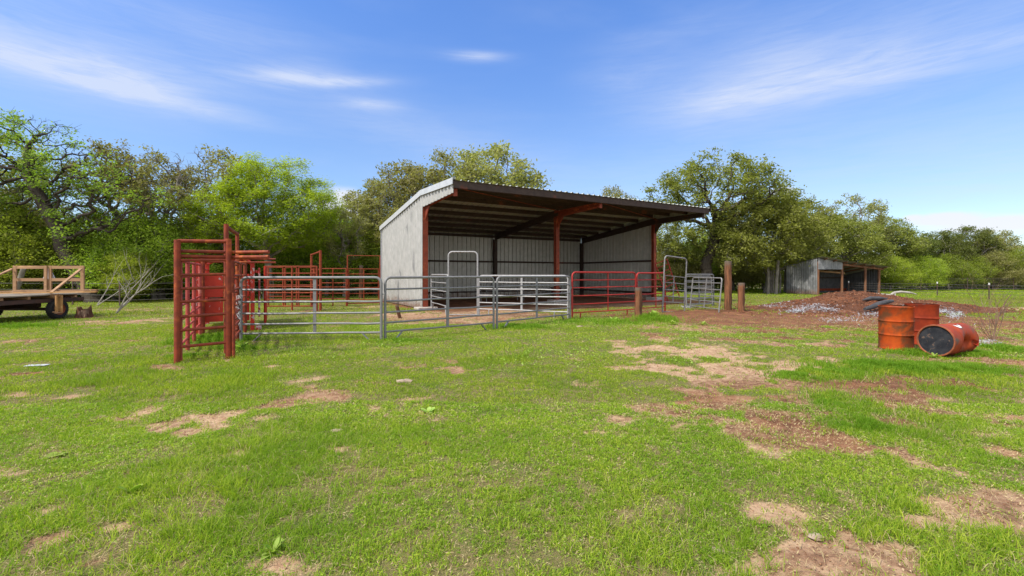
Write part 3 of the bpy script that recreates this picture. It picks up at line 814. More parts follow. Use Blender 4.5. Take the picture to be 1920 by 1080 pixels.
def cl(a, b_, z):
    v_ = AA * a + AB * b_
    return (v_.x, v_.y, z)


def cbox(m, a0, a1, b0, b1, z0, z1):
    P = [cl(a, b_, z) for z in (z0, z1) for b_ in (b0, b1) for a in (a0, a1)]
    m.add(P, [(0, 2, 3, 1), (4, 5, 7, 6), (0, 1, 5, 4), (2, 6, 7, 3), (0, 4, 6, 2), (1, 3, 7, 5)]); return m


for a in (-.12, 1.12):
    for b_ in (0, 1.35, 2.7):
        cbox(MB(), a - .05, a + .05, b_ - .05, b_ + .05, -.02, 1.9).build('upright', M['chute'], ch, bevel=.008)
for a, s in ((-.12, 'chute'), (1.12, 'chute')):
    m = MB()
    cbox(m, a - .018, a + .018, .05, 1.30, .25, .82); cbox(m, a - .018, a + .018, .05, 1.30, .86, 1.55)
    m.build('side_panel', M['chute'], ch)
    m = MB(); cbox(m, a - .018, a + .018, 1.40, 2.65, .25, .82); cbox(m, a - .018, a + .018, 1.40, 2.65, .86, 1.55)
    m.build('side_panel', M['chute'], ch)
    for z in (1.68, 1.86): MB().tube([cl(a, 0, z), cl(a, 2.7, z)], .03, 8).build('side_rail', M['chute'], ch, smooth=True)
# end doors facing the alley
m = MB(); cbox(m, -.05, .44, .0, .03, .28, .90); cbox(m, -.05, .44, .0, .03, .93, 1.55); m.build('tail_door', M['chute'], ch, bevel=.006)
m = MB(); cbox(m, .56, 1.05, .0, .03, .28, .90); cbox(m, .56, 1.05, .0, .03, .93, 1.55); m.build('tail_door', M['chute'], ch, bevel=.006)
# hoop over the top and worn outer control panel
for b_ in (0.0, .5, 1.3, 2.7):
    pts = [cl(.5 - .62 * math.cos(t), b_, 1.80 + .20 * math.sin(t)) for t in [math.pi * i / 12 for i in range(13)]]
    MB().tube(pts, .035, 8).build('hoop', M['chute'], ch, smooth=True)
for z in (1.95,):
    for a in (.2, .8): MB().tube([cl(a, 0, z), cl(a, 2.7, z)], .025, 8).build('top_rail', M['chute'], ch, smooth=True)
m = MB(); cbox(m, 1.26, 1.31, .2, 1.3, .35, 1.72); m.build('outer_panel', M['chute_worn'], ch, bevel=.01)
m = MB(); cbox(m, 1.14, 1.255, .38, .43, 1.58, 1.66); m.build('arm', M['chute'], ch)
m = MB(); cbox(m, 1.2, 1.34, -.1, .1, .0, .12); cbox(m, -.25, -.05, -.2, .3, .35, .85); m.build('step_box', M['chute_worn'], ch, bevel=.01)
for b_ in (.35, .7, 1.05, 1.6, 1.95, 2.3):
    MB().tube([cl(1.15, b_, .3), cl(1.15, b_, 1.66)], .022, 8).build('side_bar', M['chute'], ch, smooth=True)
o = pipe_side('red pipe gate swung out beside the squeeze chute', al(1.45, 6.2), al(1.50, 7.6), (0, .5, 1), [1.78, 1.3, .8, .35], M['chute'], h=1.8, pr=.035)

# twine at the tie
m = MB(); rr = random.Random(3)
for s in range(7):
    x0, y0 = -6.21, 10.36; z = rr.uniform(.75, 1.15); pts = []
    for i in range(9):
        pts.append((x0 + rr.uniform(-.05, .05), y0 + rr.uniform(-.06, .02), z)); z -= rr.uniform(.0, .12)
    m.tube(pts, .004, 4)
for s in range(3):
    m.tube([(-6.21 + .05 * math.cos(t), 10.40 + .05 * math.sin(t), 1.0 + s * .03) for t in [i * .7 for i in range(10)]], .006, 4)
tag(m.build('baling_twine', M['white'], None), 'frayed pale twine tying the grey panel to the rusty gate', 'twine')

# ------------------------------------------------------------------ rusty pens behind
PG = 'rusty pipe pens behind the grey panel'
rz_ = [1.87, 1.58, 1.30, 1.02, .76, .48, .20]
pipe_side('wide rusty seven-rail panel behind the nearest grey panel\'s left half', (-10.35, 19.1), (-8.22, 19.2), (0, .52, 1), rz_, M['rust_dark'], h=1.88, group=PG, name='pen_fence', rr=.026)
pipe_side('first rusty panel of the farther pen row, next to the chute', (-11.75, 21.8), (-10.95, 21.8), (0, .12, 1), rz_, M['rust_dark'], h=1.84, group=PG, name='pen_fence')
pipe_side('middle rusty panel of the farther pen row', (-10.85, 21.8), (-10.3, 21.8), (0, 1), rz_, M['rust_dark'], h=1.84, group=PG, name='pen_fence')
pipe_side('last rusty panel of the farther pen row, ending at the tall arch', (-10.2, 21.8), (-9.55, 21.8), (0, 1), rz_, M['rust_dark'], h=1.84, group=PG, name='pen_fence')
o = thing('pen_arch', 'rusty gate arch seen edge-on in the middle of the rusty pens', 'gate frame', (-8.07, 19.2, 0))
MB().tube([(0, 0, -.05), (0, 0, 2.55)], .055, 12).build('post', M['rust_dark'], o, smooth=True)
MB().tube([(-1.35, 2.2, -.05), (-1.35, 2.2, 2.50)], .05, 12).build('post', M['rust_dark'], o, smooth=True)
MB().tube([(0, 0, 2.50), (-1.35, 2.2, 2.45)], .04, 12).build('top_bar', M['rust_dark'], o, smooth=True)
MB().tube([(-.28, .05, -.05), (-.28, .05, 1.9)], .05, 12).build('hinge_post', M['rust_dark'], o, smooth=True)
for z in (1.75, 1.4, 1.05, .7, .35): MB().tube([(-.05, .08, z), (-1.3, 2.1, z)], .022, 8).build('rail', M['rust_dark'], o, smooth=True)
pipe_side('rusty five-rail panel between the edge-on arch and the framed gate', (-9.25, 22.0), (-8.0, 22.0), (0, .48, 1), [1.81, 1.58, 1.12, .92, .62, .35], M['rust_dark'], h=1.81, group=PG, name='pen_fence', pr=.03)
o = thing('framed_gate', 'square rusty gate frame with a gate in it, just left of the shed wall', 'gate', (-7.98, 22.1, 0))
d = Vector((1.42, .55, 0))
m = MB().tube([(0, 0, .0), (0, 0, 2.45), (d.x, d.y, 2.45), (d.x, d.y, .0)], .035, 8).tube([(0, 0, .12), (d.x, d.y, .12)], .025, 8); m.build('frame', M['rust_dark'], o)
m = MB(); g0 = Vector((.06, .02, 0)); g1 = d * .95
m.tube([upz(g0, .3), upz(g0, 1.8), upz(g1, 1.8), upz(g1, .3), upz(g0, .3)], .026, 8)
g = m.build('gate', M['rust_dark'], o)
for z in (1.55, 1.1, .88, .6): MB().tube([upz(g0, z), upz(g1, z)], .02, 8).build('rail', M['rust_dark'], g)
MB().tube([upz((g0 + g1) / 2, .3), upz((g0 + g1) / 2, 1.8)], .022, 8).build('upright', M['rust_dark'], g)

# ------------------------------------------------------------------ things in the big shed
def shedpt(a, b_, z=0): p = SL + SU * a + SV * b_; return Vector((p.x, p.y, z))


hf = thing('hay_feeder', 'dark grey pipe hay feeder standing in the shade of the shed', 'feeder', shedpt(4.6, 3.4), .525)
for x in (-.0, 2.4):
    MB().tube([(x, -.35, 0), (x, -.35, 1.45)], .028, 8).build('leg', M['grey'], hf, smooth=True)
    MB().tube([(x, .35, 0), (x, .35, 1.45)], .028, 8).build('leg', M['grey'], hf, smooth=True)
for y in (-.35, .35):
    for z in (.62, .8, 1.42): MB().tube([(0, y, z), (2.4, y, z)], .02, 8).build('rail', M['grey'], hf, smooth=True)
m = MB()
for i in range(9): m.tube([(.15 + i * .26, -.33, 1.4), (.15 + i * .26, 0, .72), (.15 + i * .26, .33, 1.4)], .012, 6)
m.build('hay_rack', M['grey'], hf)
MB().box((1.2, 0, .66), (2.36, .5, .02)).build('tray', M['iron_dark'], hf)
tb = MB().lathe([(.0, .02), (.27, .02), (.31, .36), (.335, .40), (.31, .41), (.285, .36), (.25, .07), (.0, .07)], 24)
o = tb.build('feed_tub', M['maroon'], None, smooth=True); o.location = shedpt(11.4, 6.0, .02) ; o.scale = (1.15, 1.15, 1.5)
tag(o, 'dark maroon feed tub by the back right corner inside the shed', 'tub')
o = MB().box((0, 0, .09), (.40, .19, .19)).build('concrete_block', M['concrete'], None, bevel=.01)
o.location = shedpt(12.6, 6.2); tag(o, 'pale block on the dirt right of the maroon tub', 'block')

# ------------------------------------------------------------------ small old shed at the right
M['oldwood'] = pmat('old_shed_timber', (.20, .095, .05), (.13, .065, .04), 6, .9, 0, stretch=(1, 1, .2), c3=(.30, .15, .08), s3=3, t3=(.5, .7), spec=.15)
ss = thing('small_shed', 'small old weathered tin shed behind the dirt mound', 'shed', (22.68, 33.8, 0), R(15))
SW, SD = 6.1, 2.75
rxz = [(0 - .06, 2.76), (2.29, 2.46), (6.6, 2.03)]
PIT = .20


def rz2(x):
    return np.interp(x, [a for a, _ in rxz], [b_ for _, b_ in rxz])


strip_mesh('fascia_sheet', sheet_profile(-.02, 2.29, .2, .02, .03, .08, False), lambda x: 1.90, lambda x: rz2(x) - .03, lambda x, o, z: (x, -.06 - o, z), M['galv_old'], ss)
strip_mesh('side_wall', sheet_profile(0, SD, .2, .02, .03, .08, False), lambda x: .03, lambda y: 2.70 - PIT * y, lambda y, o, z: (-.04 - o, y, z), M['galv_old'], ss)
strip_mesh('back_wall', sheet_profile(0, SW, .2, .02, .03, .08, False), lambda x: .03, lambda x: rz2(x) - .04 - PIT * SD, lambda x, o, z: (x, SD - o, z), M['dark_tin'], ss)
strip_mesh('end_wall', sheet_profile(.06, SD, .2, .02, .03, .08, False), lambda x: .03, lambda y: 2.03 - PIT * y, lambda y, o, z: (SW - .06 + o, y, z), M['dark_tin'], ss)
vs = []; fs = []
yy = [p_ for p_ in sheet_profile(-.42, SD + .2, .2, .02, .03, .08, False)]
for (x, z) in rxz:
    for y, o_ in yy: vs.append((x, y, z + o_ - PIT * y))
k = len(yy)
for i in range(2):
    for j in range(k - 1): fs.append((i * k + j, (i + 1) * k + j, (i + 1) * k + j + 1, i * k + j + 1))
me = bpy.data.meshes.new('roof'); me.from_pydata(vs, [], fs); link('roof', me, M['galv_old'], ss)
for x, h in ((.05, 2.6), (2.33, 2.42), (4.63, 2.20), (6.02, 2.08)):
    MB().tube([(x, .02, -.05), (x + .01, .02, h - .12)], .085, 10).build('post', M['oldwood'], ss, smooth=True)
m = MB().beam((2.35, -.02, 2.27), (6.4, -.02, 1.93), .06, .14); m.build('header', M['oldwood'], ss)
for x in (.5, 1.4, 2.4, 3.3, 4.2, 5.1, 6.3): MB().beam((x, -.35, rz2(x) - .07 + PIT * .35), (x, SD, rz2(x) - .07 - PIT * SD), .05, .09).build('roof_rafter', M['oldwood'], ss)
MB().beam((.8, 1.6, 1.85), (3.7, .9, 1.62), .05, .13).build('loose_beam', M['lumber'], ss)
MB().tube([(.85, .6, .0), (.2, 1.0, 1.3)], .03, 8).build('loose_pole', M['lumber'], ss)
MB().beam((.1, SD - .08, 1.25), (SW, SD - .08, 1.25), .05, .12).build('girt', M['iron_dark'], ss)
MB().beam((.1, SD - .08, .28), (SW, SD - .08, .28), .05, .18).build('girt', M['rust_dark'], ss)

# ------------------------------------------------------------------ hay wagon
wg = thing('hay_wagon', 'flatbed wooden hay wagon with a rail rack and rusty running gear', 'wagon', (-17.1, 15.0, 0))
WX0, WX1, WY0, WY1, DZ_ = -1.35, 1.35, -3.6, 2.0, .84      # local: x across, y along
for i in range(12):
    x = WX0 + .112 + i * (WX1 - WX0 - .224) / 11
    MB().box((x, (WY0 + WY1) / 2 + rnd.uniform(-.05, .05), DZ_ + rnd.uniform(-.002, .004)), (.215, WY1 - WY0, .04)).build('deck_board', M['deckwood'], wg)
for y in (-3.3, -2.5, -1.7, -.9, -.1, .7, 1.5):
    MB().box((0, y, DZ_ - .075), (2.62, .09, .10)).build('cross_beam', M['lumber'], wg)
for x in (-.55, .55): MB().box((x, -.8, DZ_ - .215), (.12, 5.3, .17)).build('side_beam', M['chassis'], wg)
MB().box((1.25, -.8, DZ_ - .20), (.05, 5.3, .13)).build('edge_beam', M['chassis'], wg)
MB().tube([(0, -3.2, .42), (0, 1.3, .42)], .06, 8).build('reach_pole', M['chassis'], wg)


def wheel(x, y, r, out):
    Mx = Matrix.Translation((x, y, r)) @ Matrix.Rotation(R(90) * out, 4, 'Y')
    tw = .19
    m = MB().lathe([(r * .60, -tw / 2), (r * .9, -tw / 2 - .01), (r * .985, -tw * .32), (r, -tw * .1), (r, tw * .1), (r * .985, tw * .32), (r * .9, tw / 2 + .01), (r * .60, tw / 2)], 40, Mx)
    for i in range(30):
        t = 2 * math.pi * i / 30; c_ = Mx @ Vector((r * math.cos(t), r * math.sin(t), 0)); 
        m.box(c_, (.02, .02, tw * .8), M=(Mx.to_3x3().to_4x4() @ Matrix.Rotation(t, 4, 'Z')))
    wh = m.build('wheel', M['tyre'], wg, smooth=True)
    m = MB().lathe([(0, tw * .12), (.05, tw * .12), (.055, tw * .02), (r * .34, tw * .0), (r * .42, tw * .14), (r * .56, tw * .18), (r * .615, tw * .46), (r * .63, tw * .46), (r * .62, -tw * .4), (0, -tw * .3)], 32, Mx)
    m.build('rim', M['rim'], wh, smooth=True)
    m = MB()
    for i in range(5):
        t = 2 * math.pi * i / 5; c_ = Mx @ Vector((.085 * math.cos(t), .085 * math.sin(t), tw * .04)); m.box(c_, (.03, .03, .03))
    m.build('lug_nut', M['chassis'], wh)


for y in (.85, -1.45):
    for x, o_ in ((1.28, 1), (-1.02, -1)): wheel(x, y, .335, o_)
    MB().box((.1, y, .335), (2.1, .10, .10)).build('axle', M['chassis'], wg)
    MB().box((0, y, .50), (1.3, .14, .22)).build('bolster', M['chassis'], wg)
# rail rack across the back end
RY = 1.85
x0, x1, zz0, zz1 = -1.28, 1.22, DZ_ + .02, 1.86
for x in (x0, x1): MB().box((x, RY, (zz0 + zz1) / 2), (.12, .05, zz1 - zz0)).build('rack_post', M['lumber'], wg)
for x in (-.03 - .055, -.03 + .055): MB().box((x, RY - .055 * (x < -.03), (zz0 + zz1) / 2), (.10, .05, zz1 - zz0)).build('rack_post', M['lumber'], wg)
for z in (zz1 - .06, 1.34, zz0 + .05):
    for a, b_ in ((x0 + .065, -.14), (.08, x1 - .065)): MB().box(((a + b_) / 2, RY + .003, z), (b_ - a, .045, .11)).build('rack_rail', M['lumber'], wg)
MB().beam((x1 + .02, RY - .08, zz1 - .12), (x1 - .02, RY - 1.15, DZ_ + .05), .04, .10, up=(1, 0, 0)).build('rack_brace', M['lumber'], wg)
MB().beam((x0 - .02, RY - .08, zz1 - .12), (x0 - .3, RY - 1.5, DZ_ + .05), .04, .10, up=(1, 0, 0)).build('rack_brace', M['lumber'], wg)
# slow vehicle triangle seen from behind
zc = 1.52
tri = [(-.23, -.12), (-.19, -.17), (.19, -.17), (.23, -.12), (.035, .24), (-.035, .24)]
vs = [(x - .08, RY + .06, zc + z) for x, z in tri] + [(x - .08, RY + .065, zc + z) for x, z in tri]
k = 6; m = MB().add(vs, [tuple(range(6)), tuple(range(11, 5, -1))] + [(i, i + 6, (i + 1) % 6 + 6, (i + 1) % 6) for i in range(6)])
m.build('warning_triangle', M['sign'], wg)
# loose boards lying across the deck
o = MB().beam((-20.6, 14.6, DZ_ + .045), (-14.35, 15.75, DZ_ + .095), .14, .035).build('loose_board', M['lumber_y'], None); tag(o, 'long yellow board lying across the wagon deck and sticking out at the right', 'board')
o = MB().beam((-18.6, 16.1, DZ_ + .09), (-14.45, 15.9, DZ_ + .155), .11, .04).build('loose_board', M['lumber'], None); tag(o, 'brown board resting on the yellow one at the foot of the rack', 'board')
# hanging board step by the wheel
m = MB(); m.box((1.48, .58, DZ_ - .02), (.26, .08, .09)); m.build('step_hanger', M['lumber'], wg)
m = MB(); m.box((1.58, .52, DZ_ - .33), (.05, .05, .62)); m.box((1.58, .66, DZ_ - .33), (.14, .035, .62)); m.build('step_board', M['lumber_y'], wg)
MB().box((1.58, .56, .24), (.16, .22, .03), M=Matrix.Rotation(R(18), 4, 'Y')).build('step_tread', M['lumber'], wg)

# ------------------------------------------------------------------ drums
DR, DH = .292, .885


def drum_profile(bulge=1.0):
    p = [(0, .02), (DR - .03, .02), (DR - .02, .0), (DR + .004, .0), (DR + .006, .015), (DR - .004, .03)]
    for zc_ in (DH * .34, DH * .66):
        p += [(DR - .004, zc_ - .04), (DR - .001, zc_ - .022), (DR + .012, zc_), (DR - .001, zc_ + .022), (DR - .004, zc_ + .04)]
    p += [(DR - .004, DH - .03), (DR + .006, DH - .015), (DR + .006, DH), (DR - .010, DH)]
    return p


def drum(label, loc, mat, ry=None):
    o = thing('steel_drum', label, 'drum', loc, 0, 'rusty drums on the grass')
    MB().lathe(drum_profile(), 56).build('body', mat, o, smooth=True)
    m = MB().lathe([(DR - .012, DH - .02), (DR - .03, DH - .025), (.22, DH - .022), (0, DH - .018)], 56)
    l = m.build('lid', mat, o, smooth=True)
    m = MB().lathe([(0, .012), (.03, .012), (.034, 0)], 16, Matrix.Translation((.17, .05, DH - .02))); m.build('bung', M['iron_dark'], l)
    return o


o = drum('upright orange rusty drum, the left and nearest of the standing ones', (8.02, 9.52, 0), M['drum']); o.rotation_euler = (R(-.8), R(1), R(200))
o = drum('upright darker red-brown drum half hidden behind the orange one', (9.12, 10.15, 0), M['drum_dark']); o.rotation_euler = (R(0), R(.5), R(20))
# the crushed drum on its side
dc = thing('steel_drum', 'crushed rusty drum lying on its side with a black charred end facing out', 'drum', (8.02, 8.63, .292), 0, 'rusty drums on the grass')
ax = Vector((.81, .33, 0)).normalized(); sdv = Vector((-ax.y, ax.x, 0))
MX = Matrix(((ax.x, sdv.x, 0, 0), (ax.y, sdv.y, 0, 0), (0, 0, 1, 0), (0, 0, 0, 1))) @ Matrix.Rotation(R(90), 4, 'Y')
m = MB(); nseg = 96; prof = []
for i in range(61):
    h = DH * i / 60
    r_ = DR - .004
    for zc_ in (DH * .34, DH * .66): r_ += .013 * math.exp(-((h - zc_) / .014) ** 2)
    if i in (0, 60): r_ += .01
    prof.append((r_, h))
m.lathe(prof, nseg)
vv = []
for x, y, z in m.v:
    p_ = MX @ Vector((x, y, z))
    # dent from the camera side, low, near the far end
    c_ = Vector((.80 * ax.x * .80, .80 * ax.y * .80, -.09)) + Vector((.10, -.30, 0))
    al_ = p_.dot(ax); rad = p_ - ax * al_
    ang = math.atan2(rad.z, rad.dot(-sdv))           # 0 = towards the camera
    g_ = math.exp(-((al_ - .60) / .17) ** 2 - ((ang + .25) / .50) ** 2)
    g2 = math.exp(-((al_ - .70) / .30) ** 2 - ((ang + .1) / .85) ** 2)
    cre = .018 * math.sin(al_ * 38 + ang * 5) * g2
    k_ = 1 - .62 * g_ - .16 * g2 + cre
    p_ = ax * al_ + rad * k_ + ax * (-.05 * g2 * (al_ > .4))
    vv.append(tuple(p_))
m.v = vv
drc = pmat('rusted_red_drum', (.32, .052, .016), (.22, .034, .012), 3.2, .6, .0, spec=.2, c3=(.085, .065, .05), s3=1.7, t3=(.53, .64), bump=.1)
m.build('body', drc, dc, smooth='all')
m = MB().lathe([(0, .022), (.12, .020), (.262, .022), (.270, .012), (.272, .006)], 64, MX); m.build('lid', M['drum_lid'], dc, smooth=True)
m = MB().lathe([(DR - .022, .004), (DR - .012, -.010), (DR + .004, -.008), (DR + .008, .006), (DR + .002, .02)], 64, MX); m.build('rim', M['rim'], dc, smooth=True)
m = MB().lathe([(DR - .016, DH - .03), (.1, DH - .02), (0, DH - .02)], 64, MX); m.build('far_lid', M['drum_dark'], dc, smooth=True)
tear = [MX @ Vector(p_) for p_ in ((0, 0, 0),)]
def onr(al_, ang, r_): return ax * al_ + (-sdv * math.cos(ang) + Vector((0, 0, 1)) * math.sin(ang)) * r_
m = MB().add([onr(.72, .12, .235), onr(.84, -.10, .285), onr(.86, -.42, .29), onr(.76, -.25, .20), onr(.83, -.22, .20)], [(0, 3, 4), (0, 4, 1), (4, 3, 2), (1, 4, 2)])
m.build('torn_edge', M['dent'], dc)
pa = [onr(.40 + .17 * s, 1.02 + .10 * math.cos(s * 6) + t_, .2935) for s, t_ in ((0, 0), (.35, -.05), (.7, .0), (1, .05), (1, .25), (.6, .2), (.3, .22), (0, .18))]
m = MB().add(pa, [tuple(range(8))]); m.build('paint_patch', M['white'], dc)

# ------------------------------------------------------------------ dirt mound with its litter
MXc, MYc = 15.9, 21.0
n1 = 150
u_ = np.linspace(-7.5, 7.5, n1); v_ = np.linspace(-4.6, 4.6, 110)
UU, VV = np.meshgrid(u_, v_)


def moundh(X, Y):
    u = X - MXc; v = Y - MYc
    h = 1.0 * .74 * np.exp(-((u - .2) / 2.2) ** 2 - ((v - .6) / 1.7) ** 2) + .30 * np.exp(-((u + 2.6) / 2.0) ** 2 - ((v + .6) / 1.5) ** 2) + .26 * np.exp(-((u - 3.0) / 2.0) ** 2 - ((v + .6) / 1.6) ** 2) + .18 * np.exp(-((u - .5) / 3.5) ** 2 - ((v + 1.9) / 1.3) ** 2)
    nz = fbm(X, Y, 1.4, 5, 91)
    h = h * (.75 + .5 * nz) + (fbm(X, Y, 5, 3, 95) - .5) * .10 * sstep(h, .05, .25)
    edge = 1 - sstep(np.sqrt((u / 7.2) ** 2 + (v / 4.4) ** 2), .75, 1.0)
    return h * edge - .05


XX, YY = UU + MXc, VV + MYc
ZZ = moundh(XX, YY)
idx = np.arange(XX.size).reshape(XX.shape)
q = np.stack([idx[:-1, :-1], idx[:-1, 1:], idx[1:, 1:], idx[1:, :-1]], -1).reshape(-1, 4)
me = mesh_np('dirt_mound', np.stack([XX.ravel(), YY.ravel(), ZZ.ravel()], 1), [q])
tag(link('dirt_mound', me, M['soil'], smooth='all'), 'long low mound of red-brown dirt strewn with pale shreds in front of the small shed', 'dirt mound')


def scatter_quads(N, pos, size, rngx, tilt=1.0, aspect=1.0, tri=False):
    """N little leaf quads at pos with sizes"""
    nrm = rngx.normal(size=(N, 3)); nrm[:, 2] = np.abs(nrm[:, 2]) + tilt
    nrm /= np.linalg.norm(nrm, axis=1)[:, None]
    a = np.cross(nrm, rngx.normal(size=(N, 3))); a /= np.linalg.norm(a, axis=1)[:, None] + 1e-9
    b_ = np.cross(nrm, a); s = size[:, None]
    V = np.stack([pos - a * s, pos - b_ * s * aspect, pos + a * s, pos + b_ * s * aspect], 1).reshape(-1, 3)
    return V, np.arange(4 * N).reshape(-1, 4)


def clods(name, N, px, py, pz, s0, s1, mat, lab, cat=None):
    """small irregular lumps"""
    t = np.array([(1, 0, -.4), (-.5, .87, -.4), (-.5, -.87, -.4), (0, 0, .9), (.6, .5, .5), (-.6, .1, .6)])
    f = np.array([(0, 1, 4), (1, 5, 4), (1, 2, 5), (2, 3, 5), (2, 0, 3), (0, 4, 3), (4, 5, 3), (0, 2, 1)])
    rg = np.random.default_rng(N)
    s = rg.uniform(0, 1, N) ** 2.5 * (s1 - s0) + s0
    V = (t[None] * rg.uniform(.5, 1.3, (N, 6, 3)))
    an = rg.uniform(0, 6.28, N); ca, sa = np.cos(an), np.sin(an)
    x = V[..., 0] * ca[:, None] - V[..., 1] * sa[:, None]; y = V[..., 0] * sa[:, None] + V[..., 1] * ca[:, None]
    V = np.stack([x, y, V[..., 2] * .7], -1) * s[:, None, None] + np.stack([px, py, pz], -1)[:, None]
    me = mesh_np(name, V.reshape(-1, 3), [(f[None] + np.arange(N)[:, None, None] * 6).reshape(-1, 3)])
    o = link(name, me, mat); tag(o, kind='stuff'); return o


N = 9000
cx_ = MXc + rng.normal(0, 3.0, N); cy_ = MYc - .6 + rng.normal(0, 1.7, N)
cz_ = np.maximum(moundh(cx_, cy_), gz(cx_, cy_)); kk = (np.abs(cx_ - MXc) < 7.5) & (np.abs(cy_ - MYc) < 4.6)
clods('soil_clods', int(kk.sum()), cx_[kk], cy_[kk], cz_[kk], .012, .075, M['chips'], '')
# shreds
pos = []; 
for px, py, sx, sy, n_ in ((1522, 578, 22, 2.5, 700), (1555, 582, 14, 2, 250), (1490, 584, 12, 2, 500), (1635, 590, 14, 2, 300), (1445, 574, 14, 1.5, 200), (1792, 591, 8, 4, 600), (1770, 584, 9, 2.5, 350), (1720, 575, 22, 1.5, 350), (1290, 576, 6, 1, 250), (1840, 645, 20, 3, 250), (1580, 600, 30, 3, 250), (1700, 600, 60, 6, 60), (1465, 566, 10, 2, 150)):
    # drawn on the photo's view rays and dropped on to mound or ground
    qx = rng.normal(px, sx, n_); qy = np.clip(rng.normal(py, sy, n_), 552, 660)
    Y = np.full(n_, 17.0)
    for it in range(14):
        X = (qx - 960) / F * Y; h = np.maximum(moundh(X, Y) * ((np.abs(X - MXc) < 7.5) & (np.abs(Y - MYc) < 4.6)), 0)
        Y = Y * .6 + .4 * np.clip((CAMH - h) * F / (qy - HZ), 8, 24)
    X = (qx - 960) / F * Y; h = np.maximum(moundh(X, Y) * ((np.abs(X - MXc) < 7.5) & (np.abs(Y - MYc) < 4.6)), gz(X, Y))
    pos.append(np.stack([X, Y, h + rng.uniform(.01, .05, n_)], 1))
pos = np.concatenate(pos)
V, q = scatter_quads(len(pos), pos, rng.uniform(.015, .07, len(pos)), rng, .8, .13)
tag(link('plastic_shreds', mesh_np('plastic_shreds', V, [q]), M['ash']), kind='stuff')
o = MB().tube([(13.9, 17.95, .17), (14.3, 18.1, .24), (14.7, 18.3, .33), (15.1, 18.4, .42), (15.45, 18.5, .46)], [.065, .095, .10, .09, .06], 14).build('charred_tube', M['blackrubber'], None, smooth=True)
tag(o, 'blackened thick tube lying up the front of the dirt mound', 'tube')
# slab of tarp on top
o = MB().tube([(15.1, 19.6, .43), (15.5, 19.7, .50), (15.9, 19.7, .50), (16.3, 19.8, .48)], [.03, .09, .08, .03], 8).build('crumpled_tarp', M['blackrubber'], None, smooth=True)
tag(o, 'small crumpled dark tarp on the dirt mound above the thick tube', 'tarp')

# ------------------------------------------------------------------ fences
def wire_fence(label, pts, h, wires, spacing, post_h=None, wood=None, white_top=False, group=None):
    p0 = Vector((pts[0][0], pts[0][1], 0)); o = thing('wire_fence', label, 'fence', p0, 0, group)
    dense = []
    for a, b_ in zip(pts[:-1], pts[1:]):
        a = Vector((a[0], a[1], 0)); b_ = Vector((b_[0], b_[1], 0)); n_ = max(1, round((b_ - a).length / spacing))
        for i in range(n_): dense.append(a + (b_ - a) * i / n_)
    dense.append(Vector((pts[-1][0], pts[-1][1], 0)))
    for i, p_ in enumerate(dense):
        c_ = p_ - p0
        m = MB().box((c_.x, c_.y, (post_h or h) / 2 - .05), (.045, .035, (post_h or h) + .1)).box((c_.x, c_.y + .02, (post_h or h) / 2), (.012, .04, (post_h or h)))
        ps = m.build('fence_post', M['tpost'], o)
        if white_top: MB().box((c_.x, c_.y, (post_h or h) + .0), (.055, .05, .12)).build('post_cap', M['white'], ps)
    for z in wires:
        q_ = []
        for a, b_ in zip(dense[:-1], dense[1:]):
            q_ += [(a.x - p0.x, a.y - p0.y, z), ((a.x + b_.x) / 2 - p0.x, (a.y + b_.y) / 2 - p0.y, z - .015)]
        q_.append((dense[-1].x - p0.x, dense[-1].y - p0.y, z))
        MB().tube(q_, .010, 4).build('wire', M['wire'], o)
    return o


wire_fence('wire fence with white-tipped posts across the green field at the right', [(26.0, 35.2), (29.4, 31.5), (28.9, 27.6), (36, 22)], .95, [.32, .50, .68, .86], 4.0, white_top=True)
wire_fence('far wire fence along the dark tree line at the right', [(24, 41.5), (62, 44.5)], 1.2, [.2, .4, .6, .8, 1.0, 1.15], 4.5)
wire_fence('wire fence along the brush behind the wagon and chute', [(-34, 22.5), (-21.7, 22.5), (-18.6, 21.6), (-12.6, 31), (4, 38)], 1.2, [.3, .55, .8, 1.1], 4.2)

# fallen log in the field
o = MB().tube([(24.1, 29.0, .22), (24.5, 29.2, .36), (25.0, 29.3, .40), (25.5, 29.2, .36), (26.0, 29.3, .26)], [.07, .07, .08, .06, .03], 8)
o.tube([(24.5, 29.2, .36), (24.45, 29.1, .0)], .07, 8).tube([(24.1, 29.0, .22), (23.4, 29.3, .30)], .04, 6)
o = o.build('fallen_branch', M['dead'], None, smooth=True); tag(o, 'bleached fallen branch lying in the green field right of the small shed', 'branch')

# stump
m = MB(); n_ = 26; rr = random.Random(9)
rings = []
for i in range(8):
    z = -.05 + i * .085
    for j in range(n_):
        t = 2 * math.pi * j / n_
        lob = 1 + .16 * math.sin(3 * t + 1) + .10 * math.sin(7 * t) + rr.uniform(-.03, .03)
        r_ = (.25 - .05 * i / 7 + .12 * math.exp(-i * .9)) * lob
        top = .40 + .10 * math.sin(2 * t + .8) + .05 * math.sin(5 * t) + rr.uniform(-.03, .03)
        m.v.append((r_ * math.cos(t), r_ * math.sin(t), min(z, top)))
for i in range(7):
    for j in range(n_): m.f.append((i * n_ + j, i * n_ + (j + 1) % n_, (i + 1) * n_ + (j + 1) % n_, (i + 1) * n_ + j))
m.v.append((0, 0, .12)); k = len(m.v) - 1
for j in range(n_): m.f.append((7 * n_ + j, 7 * n_ + (j + 1) % n_, k))
o = m.build('tree_stump', M['stump'], None, smooth=True); o.location = (-15.3, 16.3, -.03); o.scale = (.85, .85, .9); tag(o, 'broken rotten red-brown stump between the wagon and the dead branches', 'stump')


